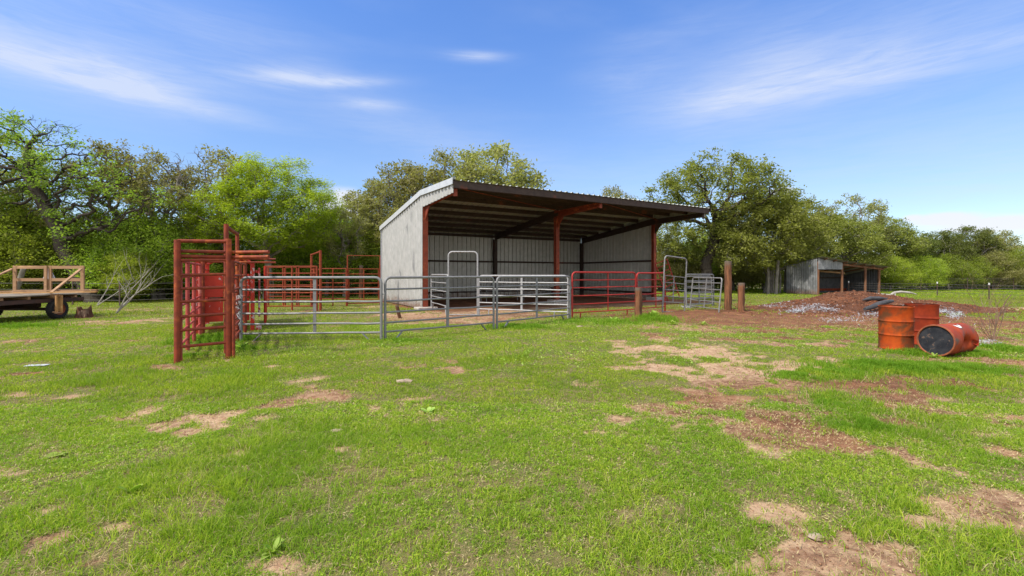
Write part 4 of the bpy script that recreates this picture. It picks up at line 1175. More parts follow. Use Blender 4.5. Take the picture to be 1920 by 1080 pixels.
def dead_branches(name, label, loc, specs, mat, seed, cat='dead branches'):
    rr = random.Random(seed); m = MB()
    def grow(p, d, r_, ln, lev):
        pts = [p]; rs = [r_]; q_ = p
        n_ = 6
        for i in range(n_):
            d = (d + Vector((rr.uniform(-1, 1), rr.uniform(-1, 1), rr.uniform(-.7, 1))) * .16).normalized()
            q_ = q_ + d * ln / n_; pts.append(q_); rs.append(r_ * (1 - .75 * (i + 1) / n_))
            if lev > 0 and i >= 1 and rr.random() < .75:
                s = Vector((rr.uniform(-1, 1), rr.uniform(-1, 1), rr.uniform(-.2, 1))).normalized()
                grow(q_, (d * .75 + s * .6).normalized(), rs[-1] * .7, ln * rr.uniform(.35, .6), lev - 1)
        m.tube(pts, rs, 6)
    for d, r_, ln, lev in specs: grow(Vector((0, 0, 0)), Vector(d).normalized(), r_, ln, lev)
    o = m.build(name, mat, None, smooth=True); o.location = loc; tag(o, label, cat); return o


dead_branches('dead_branch', 'pale dead branch leaning right from the ground behind the stump', base(216, 589) + Vector((0, 0, -.02)), [((.62, .1, .72), .035, 2.3, 2), ((.50, .3, .80), .03, 2.1, 2), ((.75, .0, .62), .026, 2.2, 2)], M['dead'], 4)
dead_branches('dead_branch', 'smaller pale dead branch forking up just right of the stump', base(181, 573) + Vector((0, 0, -.02)), [((.4, .1, .85), .03, 1.9, 2), ((.65, .3, .6), .025, 2.0, 2)], M['dead'], 8)
dead_branches('bare_shrub', 'nearly leafless grey shrub at the right edge behind the lying drum', (11.15, 10.55, -.02), [((.18, .0, 1), .022, 1.15, 3), ((.30, .1, 1), .016, 1.0, 3), ((-.25, .1, .9), .010, .95, 3), ((-.8, .1, .7), .010, .6, 2), ((-.42, .1, 1), .009, 1.45, 2), ((.55, .1, 1), .010, 1.1, 3), ((.02, .1, 1), .010, 1.25, 3)], pmat('shrub_twigs', (.21, .13, .08), (.13, .08, .05), 8, .9, c3=(.30, .26, .2), s3=5), 12, 'shrub')

# small stones and litter on the grass
def stone(label, px, py, s, seed, mat='stone', name='stone'):
    rr = random.Random(seed); p_ = base(px, py); m = MB(); n_ = 10; rings = 5
    for i in range(rings):
        ph = math.pi * (i + .5) / rings
        for j in range(n_):
            t = 2 * math.pi * j / n_; k_ = rr.uniform(.75, 1.2)
            m.v.append((s * k_ * math.sin(ph) * math.cos(t) * 1.3, s * k_ * math.sin(ph) * math.sin(t), s * .36 * math.cos(ph) * k_ + s * .06))
    for i in range(rings - 1):
        for j in range(n_): m.f.append((i * n_ + j, (i + 1) * n_ + j, (i + 1) * n_ + (j + 1) % n_, i * n_ + (j + 1) % n_))
    m.f.append(tuple(range(n_))); m.f.append(tuple((rings - 1) * n_ + j for j in range(n_))[::-1])
    o = m.build(name, M[mat], None); o.location = (p_.x, p_.y, gz1(p_.x, p_.y)); tag(o, label, 'stone' if name == 'stone' else 'litter'); return o


stone('flat pale stone in the grass below the gap between the two grey panels', 758, 718, .10, 1)
stone('crumbly yellow-white stone in the mid grass, nearer than the flat pale stone', 634, 811, .055, 2)
stone('small brown clod in the grass right of the yellow-white stone', 796, 838, .05, 3, 'stump')
stone('flat chip of pale stone beside the orange drum', 1808, 644, .06, 4)
stone('small pale rock at the foot of the second grey panel', 1087, 613, .09, 5)
stone('weathered wood chip standing in the bare patch at the bottom right', 1530, 1012, .035, 6)
stone('small tan clod just left of the wood chip patch', 1345, 1035, .035, 7)
o = MB().box((0, 0, .02), (.30, .12, .012), rz=.2).build('plastic_scrap', M['ash'], None, bevel=.004); p_ = base(70, 689); o.location = (p_.x, p_.y, gz1(p_.x, p_.y)); tag(o, 'pale bluish plastic scrap on the grass at the far left', 'litter')

# ------------------------------------------------------------------ trees: grown branch by branch towards points in the crown
def grow_tree(seed, trunk, blobs, n_attr, step=.35, di=2.2, dk=.55, iters=90, zmin=0.5, up=.05, jit=.22):
    rg = np.random.default_rng(seed)
    att = []
    tot = sum(b[3] * b[4] * b[5] for b in blobs)
    for b in blobs:
        k = int(n_attr * b[3] * b[4] * b[5] / tot) + 3
        d = rg.normal(size=(k, 3)); d /= np.linalg.norm(d, axis=1)[:, None]
        rr_ = rg.uniform(0, 1, k) ** (1 / 4.5)
        att.append(np.array(b[:3]) + d * rr_[:, None] * np.array(b[3:6]))
    A = np.concatenate(att); A = A[A[:, 2] > zmin]
    P = [np.array(p, float) for p in trunk]; nodes = []; par = []
    for i in range(len(P) - 1):
        k = max(1, int(np.linalg.norm(P[i + 1] - P[i]) / step))
        for j in range(k): nodes.append(P[i] + (P[i + 1] - P[i]) * j / k); par.append(len(nodes) - 2)
    nodes.append(P[-1]); par.append(len(nodes) - 2)
    N0 = len(nodes); nodes = np.array(nodes)
    best = np.full(len(A), 1e9); bi = np.zeros(len(A), int); alive = np.ones(len(A), bool)
    new0 = max(0, int(N0 * .35))
    for it in range(iters):
        nn = nodes[new0:]
        D = np.linalg.norm(A[:, None] - nn[None], axis=2) if len(nn) else None
        if D is not None:
            j = D.argmin(1); dmin = D[np.arange(len(A)), j]; up_ = dmin < best
            best[up_] = dmin[up_]; bi[up_] = j[up_] + new0
        alive &= best > dk
        use = alive & (best < di if it > 3 else best < di * 4)
        if not use.any(): use = alive & (best < di * 3)
        if not use.any(): break
        ids = np.unique(bi[use]); newp = []; newpar = []
        for k in ids:
            s = use & (bi == k); d = A[s] - nodes[k]; d = (d / np.linalg.norm(d, axis=1)[:, None]).sum(0)
            d = d / (np.linalg.norm(d) + 1e-9) + rg.normal(size=3) * jit; d[2] += up
            d /= np.linalg.norm(d); newp.append(nodes[k] + d * step); newpar.append(int(k))
        new0 = len(nodes); nodes = np.concatenate([nodes, np.array(newp)]); par += newpar
    par = np.array(par)
    return nodes, par, N0


def tree_meshes(key, seed, trunk, blobs, n_attr, r0, leaf, n_leaf, leaf_s, bark, spread=.28, flat=.6, step=.35, di=2.2, dk=.55, jit=.22, up=.05, twigs=2, tip=.010, aspect=.5, streak=0.0, leafz=None, zmin=.5, bare=0.0, rexp=2.3):
    nodes, par, N0 = grow_tree(seed, trunk, blobs, n_attr, step, di, dk, jit=jit, up=up, zmin=zmin)
    rg = np.random.default_rng(seed + 1)
    n_ = len(nodes); acc = np.zeros(n_); kids = np.zeros(n_, int)
    for i in range(n_ - 1, 0, -1):
        if acc[i] == 0: acc[i] = tip ** rexp
        acc[par[i]] += acc[i]; kids[par[i]] += 1
    rad = acc ** (1 / rexp)
    sc_ = r0 / rad[0]
    rad = tip + (rad - tip) * max(.2, (r0 - tip) / (rad[0] - tip))
    rad[0] *= 1.35; rad[1] *= 1.15
    # twig tips: extra thin branchlets
    ends = np.where(rad < max(tip * 2.2, .03))[0]
    ends = ends[ends >= N0] if (ends >= N0).any() else ends
    tp = np.repeat(ends, twigs)
    d = rg.normal(size=(len(tp), 3)); d[:, 2] += .35; d /= np.linalg.norm(d, axis=1)[:, None]
    te = nodes[tp] + d * rg.uniform(.25, .7, len(tp))[:, None] * (spread / .28)
    a = np.concatenate([nodes[par[1:]], nodes[tp]]); b_ = np.concatenate([nodes[1:], te])
    ra = np.concatenate([rad[par[1:]], np.full(len(tp), tip * .8)]); rb = np.concatenate([rad[1:], np.full(len(tp), tip * .35)])
    ra = np.minimum(ra, rb * 1.8 + .004)
    V = []; Q = []; off = 0
    for sel, k in ((rb > .06, 8), (rb <= .06, 4)):
        A_, B_ = a[sel], b_[sel]; RA_, RB_ = ra[sel], rb[sel]
        if not len(A_): continue
        d = B_ - A_; ln = np.linalg.norm(d, axis=1)[:, None] + 1e-9; d = d / ln
        B_ = B_ + d * (RB_[:, None] * .3)
        ref = np.where(np.abs(d[:, 2:3]) < .9, np.array([[0, 0, 1.]]), np.array([[1., 0, 0]]))
        u = np.cross(d, ref); u /= np.linalg.norm(u, axis=1)[:, None]; v = np.cross(d, u)
        t = np.arange(k) * 2 * np.pi / k
        ring = u[:, None] * np.cos(t)[None, :, None] + v[:, None] * np.sin(t)[None, :, None]
        vv_ = np.stack([A_[:, None] + ring * RA_[:, None, None], B_[:, None] + ring * RB_[:, None, None]], 1)   # m,2,k,3
        m_ = len(A_); V.append(vv_.reshape(-1, 3))
        base_ = off + np.arange(m_)[:, None] * 2 * k; j = np.arange(k); j2 = (j + 1) % k
        Q.append(np.stack([base_ + j, base_ + j2, base_ + k + j2, base_ + k + j], -1).reshape(-1, 4)); off += m_ * 2 * k
    wood = mesh_np(key + '_trunk', np.concatenate(V), [np.concatenate(Q)])
    wood.materials.append(bark); wood.polygons.foreach_set('use_smooth', [True] * len(wood.polygons))
    # leaves
    src = np.concatenate([nodes[ends], te, te])
    if bare > 0:
        keep = vnoise(src[:, 0] * .8 + 50, src[:, 1] * .8 + src[:, 2] * .9, seed) > bare; src = src[keep] if keep.any() else src
    if leafz: src = src[src[:, 2] > leafz]
    wgt = rg.uniform(.2, 1, len(src)) ** 1.5; wgt /= wgt.sum()
    c_ = src[rg.choice(len(src), n_leaf, p=wgt)]
    pos = c_ + rg.normal(size=(n_leaf, 3)) * spread * np.array([1, 1, flat])
    s = leaf_s * rg.uniform(.55, 1.25, n_leaf)
    V, q = scatter_quads(n_leaf, pos, s, rg, .55, aspect)
    if streak:
        V = V.reshape(-1, 4, 3); cc = V.mean(1, keepdims=True); V = cc + (V - cc) * np.array([1 + streak, 1 + streak, 1 - .3 * streak]); V = V.reshape(-1, 3)
    crown = mesh_np(key + '_crown', V, [q]); crown.materials.append(leaf)
    return wood, crown


TM = {}
TM['lean'] = tree_meshes('leaning', 11, [(0, 0, -.2), (-.55, 0, .7), (-1.55, .1, 2.2), (-2.0, .1, 3.0), (-2.1, .1, 3.9), (-2.6, 0, 4.8), (-3.2, .1, 5.8), (-3.7, 0, 6.8), (-3.9, .1, 8.2)],
    [(-3.7, 0, 8.0, 3.6, 3.2, 2.4), (-5.6, .3, 6.4, 2.8, 2.6, 1.6), (-.5, 0, 7.0, 3.0, 2.4, 1.5), (1.8, .2, 5.9, 2.6, 2.2, 1.1), (-5.4, 0, 4.8, 1.8, 1.6, .8), (-.2, -.3, 4.2, 2.2, 1.5, 1.0), (-3.9, .1, 9.5, 1.7, 1.6, 1.0)],
    1000, .34, L['green'], 11500, .085, M['bark'], spread=.17, di=2.4, dk=.5, jit=.42, bare=.40, step=.3)
TM['lime'] = tree_meshes('lime', 21, [(0, 0, -.2), (.05, 0, .6), (.1, 0, 1.3)],
    [(-1.9, 0, 4.9, 2.7, 2.4, 1.9), (.2, 0, 6.2, 2.6, 2.4, 2.0), (2.2, 0, 5.0, 2.2, 2.2, 2.0), (-3.3, 0, 3.9, 1.7, 1.7, 1.5), (.9, -.2, 3.9, 2.6, 2.2, 1.3)],
    700, .20, L['lime'], 66000, .078, M['bark_pale'], spread=.22, di=3.2, dk=.5, jit=.18, up=.12, aspect=.22, streak=.4, leafz=2.7, tip=.013, rexp=2.0, bare=.30)
TM['big'] = tree_meshes('big_oak', 31, [(0, 0, -.2), (.1, 0, 1.0), (-.15, 0, 2.3), (.3, 0, 3.4), (.6, .1, 4.4), (.7, 0, 5.6)],
    [(.8, 0, 8.3, 4.6, 4.0, 2.6), (-2.2, 0, 7.2, 2.8, 2.8, 2.0), (4.0, 0, 7.3, 2.6, 2.6, 1.7), (-2.6, -.5, 4.3, 2.3, 1.8, .8), (-.6, 0, 5.6, 2.8, 2.2, 1.2), (3.0, 0, 5.3, 2.6, 2.2, 1.2)],
    1000, .42, L['oak'], 30000, .105, M['bark'], spread=.22, di=2.6, dk=.55, jit=.34, bare=.26)
TM['low'] = tree_meshes('low_oak', 41, [(0, 0, -.2), (.2, 0, 1.2), (-.1, 0, 2.0), (.2, 0, 3.0)],
    [(0, 0, 4.6, 4.2, 3.4, 2.3), (-2.8, -.3, 3.2, 2.4, 2.2, 1.5), (2.8, -.3, 3.4, 2.4, 2.2, 1.6), (0, -.8, 2.9, 3.4, 2.2, 1.2), (.6, 0, 6.3, 2.3, 2.0, 1.1)],
    900, .28, L['oak'], 44000, .095, M['bark_grey'], spread=.25, di=2.6, dk=.55, jit=.26)
TM['oakA'] = tree_meshes('round_oak', 51, [(0, 0, -.2), (.1, 0, 1.4), (-.1, 0, 2.6), (.1, 0, 3.8)],
    [(0, 0, 6.0, 3.2, 3.0, 2.2), (-2.0, 0, 4.8, 2.2, 2.0, 1.5), (2.0, 0, 5.0, 2.2, 2.0, 1.6), (.2, 0, 3.7, 2.5, 2.0, 1.0)],
    700, .26, L['oak'], 19000, .105, M['bark_grey'], spread=.22, di=2.6, dk=.55, jit=.36, bare=.28, twigs=3)
TM['oakB'] = tree_meshes('thin_oak', 61, [(0, 0, -.2), (.2, 0, 1.2), (0, 0, 2.4), (.4, 0, 3.6)],
    [(.2, 0, 6.6, 2.8, 2.6, 1.8), (-2.2, 0, 5.2, 1.9, 1.8, 1.3), (2.4, 0, 5.4, 1.9, 1.8, 1.2), (-.4, 0, 3.9, 2.6, 2.0, .9)],
    640, .24, L['oak_olive'], 9000, .088, M['bark_grey'], spread=.17, di=2.6, dk=.6, jit=.42, bare=.46, twigs=4)
TM['oliveA'] = (TM['oakA'][0], TM['oakA'][1].copy()); TM['oliveA'][1].materials[0] = L['oak_olive']
TM['darkA'] = (TM['oakA'][0], TM['oakA'][1].copy()); TM['darkA'][1].materials[0] = L['oak_dark']
TM['brushy'] = tree_meshes('brushy', 71, [(0, 0, -.2), (.1, 0, .8)],
    [(0, 0, 2.8, 2.6, 2.4, 2.1), (-1.8, 0, 1.9, 1.7, 1.6, 1.5), (1.8, 0, 2.0, 1.7, 1.6, 1.5), (.4, 0, 4.3, 1.6, 1.5, 1.0)],
    480, .13, L['brush'], 26000, .085, M['bark_grey'], spread=.28, di=2.4, dk=.5, jit=.28, zmin=.2, aspect=.4)
TM['brushlime'] = (TM['brushy'][0], TM['brushy'][1].copy()); TM['brushlime'][1].materials[0] = L['spring']
TM['brusholive'] = (TM['brushy'][0], TM['brushy'][1].copy()); TM['brusholive'][1].materials[0] = L['oak_olive']


def tree(key, px, Y, s, label, name='oak_tree', cat='tree', rz=0.0, sz=None, group=None):
    p_ = G(px, Y); o = thing(name, label, cat, p_, R(rz), group); o.scale = (s, s, sz or s)
    for me_, part in zip(TM[key], ('trunk', 'crown')):
        c_ = bpy.data.objects.new(part, me_); C.objects.link(c_); c_.parent = o
    return o


tree('lean', 181, 25.0, 1.0, 'tall leaning dark-trunked tree rising behind the wagon\'s right end', 'leaning_tree')
tree('lime', 500, 28.5, 1.08, 'bright lime-green feathery tree with pale bare stems behind the ladder frame', 'mesquite_tree')
tree('big', 1326, 37.0, 1.10, 'biggest spreading oak, standing right of the big shed\'s roof end', sz=1.02)
tree('low', 1440, 37.0, 1.10, 'low dense oak whose branches hang over the small shed\'s left end', rz=20)
tree('low', 1556, 42, .95, 'yellowish oak rising directly behind the small shed\'s ridge', rz=130)
tree('oakA', 1505, 43.5, 1.04, 'rounded oak peeking up between the biggest oak and the small shed', rz=60)
tree('oakB', 1602, 44, 1.08, 'thin-topped tree standing above and right of the small shed', rz=200)
tree('oakA', 1655, 46, .88, 'dense green oak right of the thin-topped tree', rz=300)
tree('darkA', 1705, 46.5, .72, 'dark green tree in the dip of the tree line right of the small shed', rz=10)
tree('darkA', 1765, 47.0, .72, 'wide dark oak left of centre in the far right clump', rz=100)
tree('darkA', 1815, 47.5, .78, 'tallest dark oak of the far right clump', rz=170)
tree('oliveA', 1860, 48, .74, 'grey-green oak sloping down at the right of the far clump', rz=240)
tree('oakA', 1912, 50, .56, 'low green tree cut by the right edge of the picture', rz=30)
tree('oakB', 1238, 42, .80, 'grey-green tree seen under the shed\'s right overhang', rz=90)
tree('oakB', 1140, 42, 1.12, 'thin tree tip just showing over the shed roof left of the biggest oak', rz=150)
tree('oliveA', 925, 39.5, 1.50, 'tall olive oak rising highest above the middle of the shed roof', rz=70, sz=1.50)
tree('oliveA', 992, 42, 1.10, 'lower olive oak above the shed roof right of the tallest one', rz=260)
tree('oakB', 838, 37.5, 1.34, 'thin olive oak just left of the tallest one over the shed roof peak', rz=10)
tree('oliveA', 770, 36.5, 1.24, 'olive oak directly behind the shed\'s sloping left roof', rz=190)
tree('oakB', 705, 34, .98, 'spindly dark-limbed tree left of the shed wall, sky showing through it', rz=40)
tree('oliveA', 752, 32.5, .74, 'grey-green oak close against the shed\'s back left corner', rz=320)
tree('oakB', 648, 31.5, .76, 'small twisted tree between the lime tree and the shed', rz=110)
tree('oakB', 405, 29.5, 1.14, 'sparse high tree poking above the lime tree\'s left shoulder', rz=230)
tree('oakB', 300, 28.5, 1.08, 'thin grey-limbed tree second right of the leaning tree', rz=300)
tree('oakB', 225, 27.8, 1.10, 'thin tree immediately right of the leaning tree', rz=20)
tree('oakB', 60, 30, .80, 'green tree behind the wagon rack at the far left', rz=310)
tree('oakB', -20, 27, 1.15, 'thin tree at the left edge, mostly outside the picture', rz=140)
tree('oakB', 600, 34, .84, 'green tree behind the lime tree\'s right side', rz=270)
# pale leaning trunk behind the wagon rack
o = MB().tube([(0, 0, -.1), (.12, 0, .5), (.25, .05, 1.0), (.36, .1, 1.5), (.46, .1, 1.82)], [.15, .13, .12, .11, .10], 10).build('pale_tree', M['bark_pale'], None, smooth=True)
o.location = G(22, 22.0); tag(o, 'pale grey leaning bare trunk seen through the wagon rack', 'tree trunk')
# brushy bushes along the edge of the woods, each its own
BR = [('brushlime', 112, 26.2, .80, 'bright bush left of the leaning trunk\'s foot'), ('brushy', 155, 26.8, .85, 'bush tucked under the leaning trunk'), ('brushlime', 215, 26.6, .85, 'bright bush right of the leaning trunk'), ('brushlime', 290, 27.5, .95, 'bright bush left of the ladder frame'), ('brushlime', 45, 24.8, .75, 'low bright bush close behind the wagon rack'), ('brushlime', 345, 28.5, .85, 'bright bush seen through the top of the ladder frame'),('brushlime', 20, 25.5, .95, 'leftmost bright bush behind the wagon'), ('brushlime', 75, 27.5, .95, 'green bush behind the wagon rack\'s middle'), ('brushlime', 128, 27.5, .92, 'bright bush behind the leaning trunk'),
      ('brushlime', 192, 28, .98, 'bush right behind the leaning trunk\'s foot'), ('brushlime', 243, 25.4, .55, 'small bright bush over the pale dead branches'), ('brushlime', 262, 30, 1.0, 'broad dull bush behind the dead branches'),
      ('brushy', 322, 30, 1.05, 'bush behind the ladder frame\'s left post'), ('brushlime', 386, 31, 1.0, 'bright bush behind the alley panels'), ('brushy', 450, 33, 1.0, 'bush behind the squeeze chute'),
      ('brushlime', 540, 33.5, .95, 'bush behind the left half of the rusty pens'), ('brushlime', 612, 33, 1.05, 'bright bush behind the edge-on arch'), ('brusholive', 572, 36, 1.1, 'olive bush behind the pen row'),
      ('brushlime', 668, 34.5, 1.15, 'bright bush behind the square gate frame'), ('brushy', 716, 33.0, 1.0, 'bush touching the shed\'s back left corner'), ('brusholive', 640, 38, 1.25, 'tall olive bush far behind the framed gate'),
      ('brusholive', 1252, 40, 1.0, 'olive bush seen under the overhang beside the right post'), ('brushy', 1292, 42.5, .95, 'dark bush left of the biggest oak\'s trunk'), ('brusholive', 1375, 43, 1.05, 'bush behind the tallest cedar post'),
      ('brushy', 1432, 43, .8, 'dark bush among the trunks left of the small shed'), ('brushy', 1330, 46, 1.2, 'dark bush far behind the biggest oak'), ('brushlime', 1668, 42.2, .66, 'rounded bright bush just right of the small shed'), ('brushy', 1700, 44.5, .72, 'second bush right of the small shed'),
      ('brushlime', 1738, 43.4, .60, 'rounded green bush in the middle of the right tree line'), ('brushy', 1780, 45, .70, 'dark bush below the far clump\'s left oak'), ('brushy', 1822, 45.0, .68, 'dark bush below the tallest far oak'),
      ('brusholive', 1862, 45.5, .74, 'olive bush below the far clump\'s right side'), ('brushy', 1903, 45, .74, 'rightmost bush by the picture\'s edge'), ('brushy', 1950, 46, .9, 'bush just beyond the right edge'), ('brushy', -45, 25, 1.1, 'bush just beyond the left edge')]
for i, (k_, px, Y, s, lb) in enumerate(BR):
    tree(k_, px, Y, s, lb, 'bush', 'bush', rz=(i * 67) % 360, sz=s * rnd.uniform(.85, 1.1), group='bushes along the edge of the woods')
# thin trunks standing in the shade left of the small shed
for i, (px, Y, h, r_) in enumerate(((1440, 35.6, 2.6, .11), (1449, 36.4, 2.3, .06), (1455, 35.2, 2.6, .13), (1462, 36.5, 2.4, .07), (1472, 38.4, 2.3, .12))):
    o = MB().tube([(0, 0, -.1), (.05, 0, 1.1), (-.04 + .1 * (i % 3), 0, h)], [r_ * 1.15, r_, r_ * .8], 10).build('slender_tree', M['bark_grey'], None, smooth=True)
    o.location = G(px, Y)
    tag(o, ['leftmost thick trunk under the low oak left of the small shed', 'thinnest trunk under the low oak, second from the left', 'thick middle trunk under the low oak left of the small shed', 'thin trunk just right of the thick middle one', 'trunk standing right against the small shed\'s left wall'][i], 'tree trunk', 'trunks under the low oak')

# undergrowth: the mass of leaves under and behind the trees
rg = np.random.default_rng(99); pos = []
for (x0_, y0_), (x1_, y1_), h, d_, n_ in [((-44, 26), (-24, 27.5), 3.4, 3, 16000), ((-24, 27.5), (-16, 32.5), 3.2, 3, 14000), ((-16, 32.5), (-6, 38), 3.0, 4, 16000), ((-6, 38), (8, 41), 4.2, 3, 9000), ((8, 42), (30, 46.5), 3.0, 3, 17000), ((30, 46), (64, 49.5), 2.9, 3, 26000)]:
    t = rg.uniform(0, 1, n_); x = x0_ + (x1_ - x0_) * t + rg.normal(0, .5, n_); y = y0_ + (y1_ - y0_) * t + rg.uniform(0, d_, n_)
    hh = h * (.35 + 1.1 * fbm(x, y, .45, 3, 5)); z = hh * rg.uniform(0, 1, n_) ** .8
    pos.append(np.stack([x, y, z], 1))
pos = np.concatenate(pos)
V, q = scatter_quads(len(pos), pos, rg.uniform(.08, .19, len(pos)), rg, .4, .5)
tag(link('undergrowth', mesh_np('undergrowth', V, [q]), L['brush']), kind='stuff')

# ------------------------------------------------------------------ grass, dry blades and broad-leaved weeds
def blades(name, N, ymin, ymax, hmin, hmax, wd, mat, seed, keepf, seg2=False, spreadx=1.2, curl=.5, yexp=1.0, lift=0.0):
    rg = np.random.default_rng(seed)
    t = rg.uniform(0, 1, N)
    y = np.sqrt(ymin ** 2 + (ymax ** 2 - ymin ** 2) * t) if yexp == 1 else ymin * (ymax / ymin) ** t
    x = rg.uniform(-1, 1, N) * y * spreadx
    k = keepf(x, y, rg); x, y = x[k], y[k]; N = len(x)
    z = gz(x, y)
    tall = .55 + .9 * fbm(x, y, .9, 3, 61)
    h = rg.uniform(hmin, hmax, N) * tall * (1 + .9 * sstep(fbm(x, y, .45, 2, 62), .58, .75))
    th = rg.uniform(0, 2 * np.pi, N); wdd = wd * rg.uniform(.6, 1.3, N)
    h = h * (.6 + .8 * fbm(x, y, 9, 2, 85)); lean = rg.uniform(.1, 1.0, N) ** .8 * curl * 2.5
    dx, dy = np.cos(th), np.sin(th); ph = rg.uniform(0, 2 * np.pi, N); sx, sy = np.cos(ph) * wdd, np.sin(ph) * wdd
    B = np.stack([x, y, z - .004 + lift], 1); S = np.stack([sx, sy, np.zeros(N)], 1)
    tip = B + np.stack([dx * h * lean, dy * h * lean, h * (1 - .35 * lean)], 1)
    if seg2:
        mid = B + np.stack([dx * h * lean * .32, dy * h * lean * .32, h * .62 * (1 - .15 * lean)], 1)
        V = np.stack([B - S, B + S, mid + S * .8, mid - S * .8, tip], 1).reshape(-1, 3)
        o_ = np.arange(N)[:, None] * 5
        me = mesh_np(name, V, [o_ + np.array([[0, 1, 2, 3]]), o_ + np.array([[3, 2, 4]])])
    else:
        V = np.stack([B - S, B + S, tip], 1).reshape(-1, 3); me = mesh_np(name, V, [np.arange(3 * N).reshape(-1, 3)])
    o = link(name, me, mat); tag(o, kind='stuff'); return o


def in_shed(x, y):
    a, b_ = shed_local(x, y); return (a > -.1) & (a < SLEN + .1) & (b_ > -2.6) & (b_ < SDEP + .1)


def on_mound(x, y): return moundh(x, y) > .0


def kg(dens=1.0):
    def f(x, y, rg):
        dm_, _ = dirt_mask(x, y)
        p = (1 - dm_) ** 1.5 * (.25 + 1.25 * sstep(fbm(x, y, 2.3, 3, 81), .25, .6)) * (.22 + 1.1 * sstep(fbm(x, y, 14, 2, 83), .32, .62)) * dens * .9 + .10 * sstep(fbm(x, y, 7, 2, 87), .5, .62)
        far = (y < 34) | (x > 5)
        return (rg.uniform(0, 1, len(x)) < p) & ~in_shed(x, y) & ~(on_mound(x, y) & (np.abs(x - MXc) < 7.4) & (np.abs(y - MYc) < 4.5)) & far
    return f


blades('grass', 190000, 2.1, 4.6, .018, .056, .0021, L['grass'], 201, kg(), True)
blades('grass', 250000, 4.6, 8.5, .020, .058, .0031, L['grass'], 202, kg(), True)
blades('grass', 240000, 8.5, 16, .024, .062, .0056, L['grass'], 203, kg())
blades('grass', 200000, 16, 30, .03, .075, .013, L['grass'], 204, kg())
blades('grass', 150000, 30, 47, .04, .10, .028, L['grass'], 205, kg())


def ks(x, y, rg):
    dm_, _ = dirt_mask(x, y)
    return (rg.uniform(0, 1, len(x)) < .35 + .55 * np.exp(-((dm_ - .45) / .25) ** 2) * 1.0) & ~in_shed(x, y)


blades('dry_grass', 46000, 2.1, 6, .02, .06, .0016, L['straw'], 206, ks, True, curl=1.0)
blades('dry_grass', 40000, 6, 16, .025, .06, .0032, L['straw'], 207, ks, False, curl=1.0)

# creeping grass leaves lying almost flat
def creepers(N, ymin, ymax, s, seed, mat, keep):
    rg = np.random.default_rng(seed); t = rg.uniform(0, 1, N)
    y = np.sqrt(ymin ** 2 + (ymax ** 2 - ymin ** 2) * t); x = rg.uniform(-1, 1, N) * y * 1.2
    k = keep(x, y, rg); x, y = x[k], y[k]; N = len(x)
    P_ = np.stack([x, y, gz(x, y) + rg.uniform(0, .018, N)], 1)
    V, q = scatter_quads(N, P_, s * rg.uniform(.5, 1.4, N) * (y / ymin) ** .5, rg, .9, .22)
    tag(link('grass' if mat != 'straw' else 'dry_grass', mesh_np('creeping_grass', V, [q]), L[mat]), kind='stuff')


creepers(260000, 2.1, 5.5, .010, 501, 'grass', kg(1.3))
creepers(260000, 5.5, 14, .017, 502, 'grass', kg(1.3))
creepers(85000, 2.1, 5.5, .009, 503, 'straw', ks)
creepers(90000, 5.5, 14, .015, 504, 'straw', ks)

# weeds with rounded leaves, in loose patches
def weeds(name, N, ymin, ymax, s0, s1, zmax, seed, thr=.56, log=False):
    rg = np.random.default_rng(seed); t = rg.uniform(0, 1, N)
    y = ymin * (ymax / ymin) ** t if log else np.sqrt(ymin ** 2 + (ymax ** 2 - ymin ** 2) * t); x = rg.uniform(-1, 1, N) * y * 1.2
    dm_, _ = dirt_mask(x, y); f = fbm(x, y, .8, 4, 301)
    k = (f > thr) & (rg.uniform(0, 1, N) < (1 - dm_) * sstep(f, thr, thr + .15) + .02) & ~in_shed(x, y) & ~on_mound(x, y)
    x, y = x[k], y[k]; N = len(x); z = gz(x, y) + rg.uniform(.008, zmax, N)
    nrm = rg.normal(size=(N, 3)) * .5; nrm[:, 2] = 1; nrm /= np.linalg.norm(nrm, axis=1)[:, None]
    a = np.cross(nrm, rg.normal(size=(N, 3))); a /= np.linalg.norm(a, axis=1)[:, None]; b_ = np.cross(nrm, a)
    s = rg.uniform(s0, s1, N)[:, None]; P_ = np.stack([x, y, z], 1)
    V = np.stack([P_ - a * s, P_ - a * s * .4 - b_ * s * .62, P_ + a * s * .5 - b_ * s * .5, P_ + a * s, P_ + a * s * .5 + b_ * s * .5, P_ - a * s * .4 + b_ * s * .62], 1)
    V[:, [0, 3], 2] += s * .15
    o = link(name, mesh_np(name, V.reshape(-1, 3), [np.arange(6 * N).reshape(-1, 6)]), L['weed']); tag(o, kind='stuff')


weeds('weeds', 34000, 2.2, 7.5, .004, .010, .030, 401, .60)
weeds('weeds', 80000, 7.5, 24, .009, .022, .06, 402, .50)


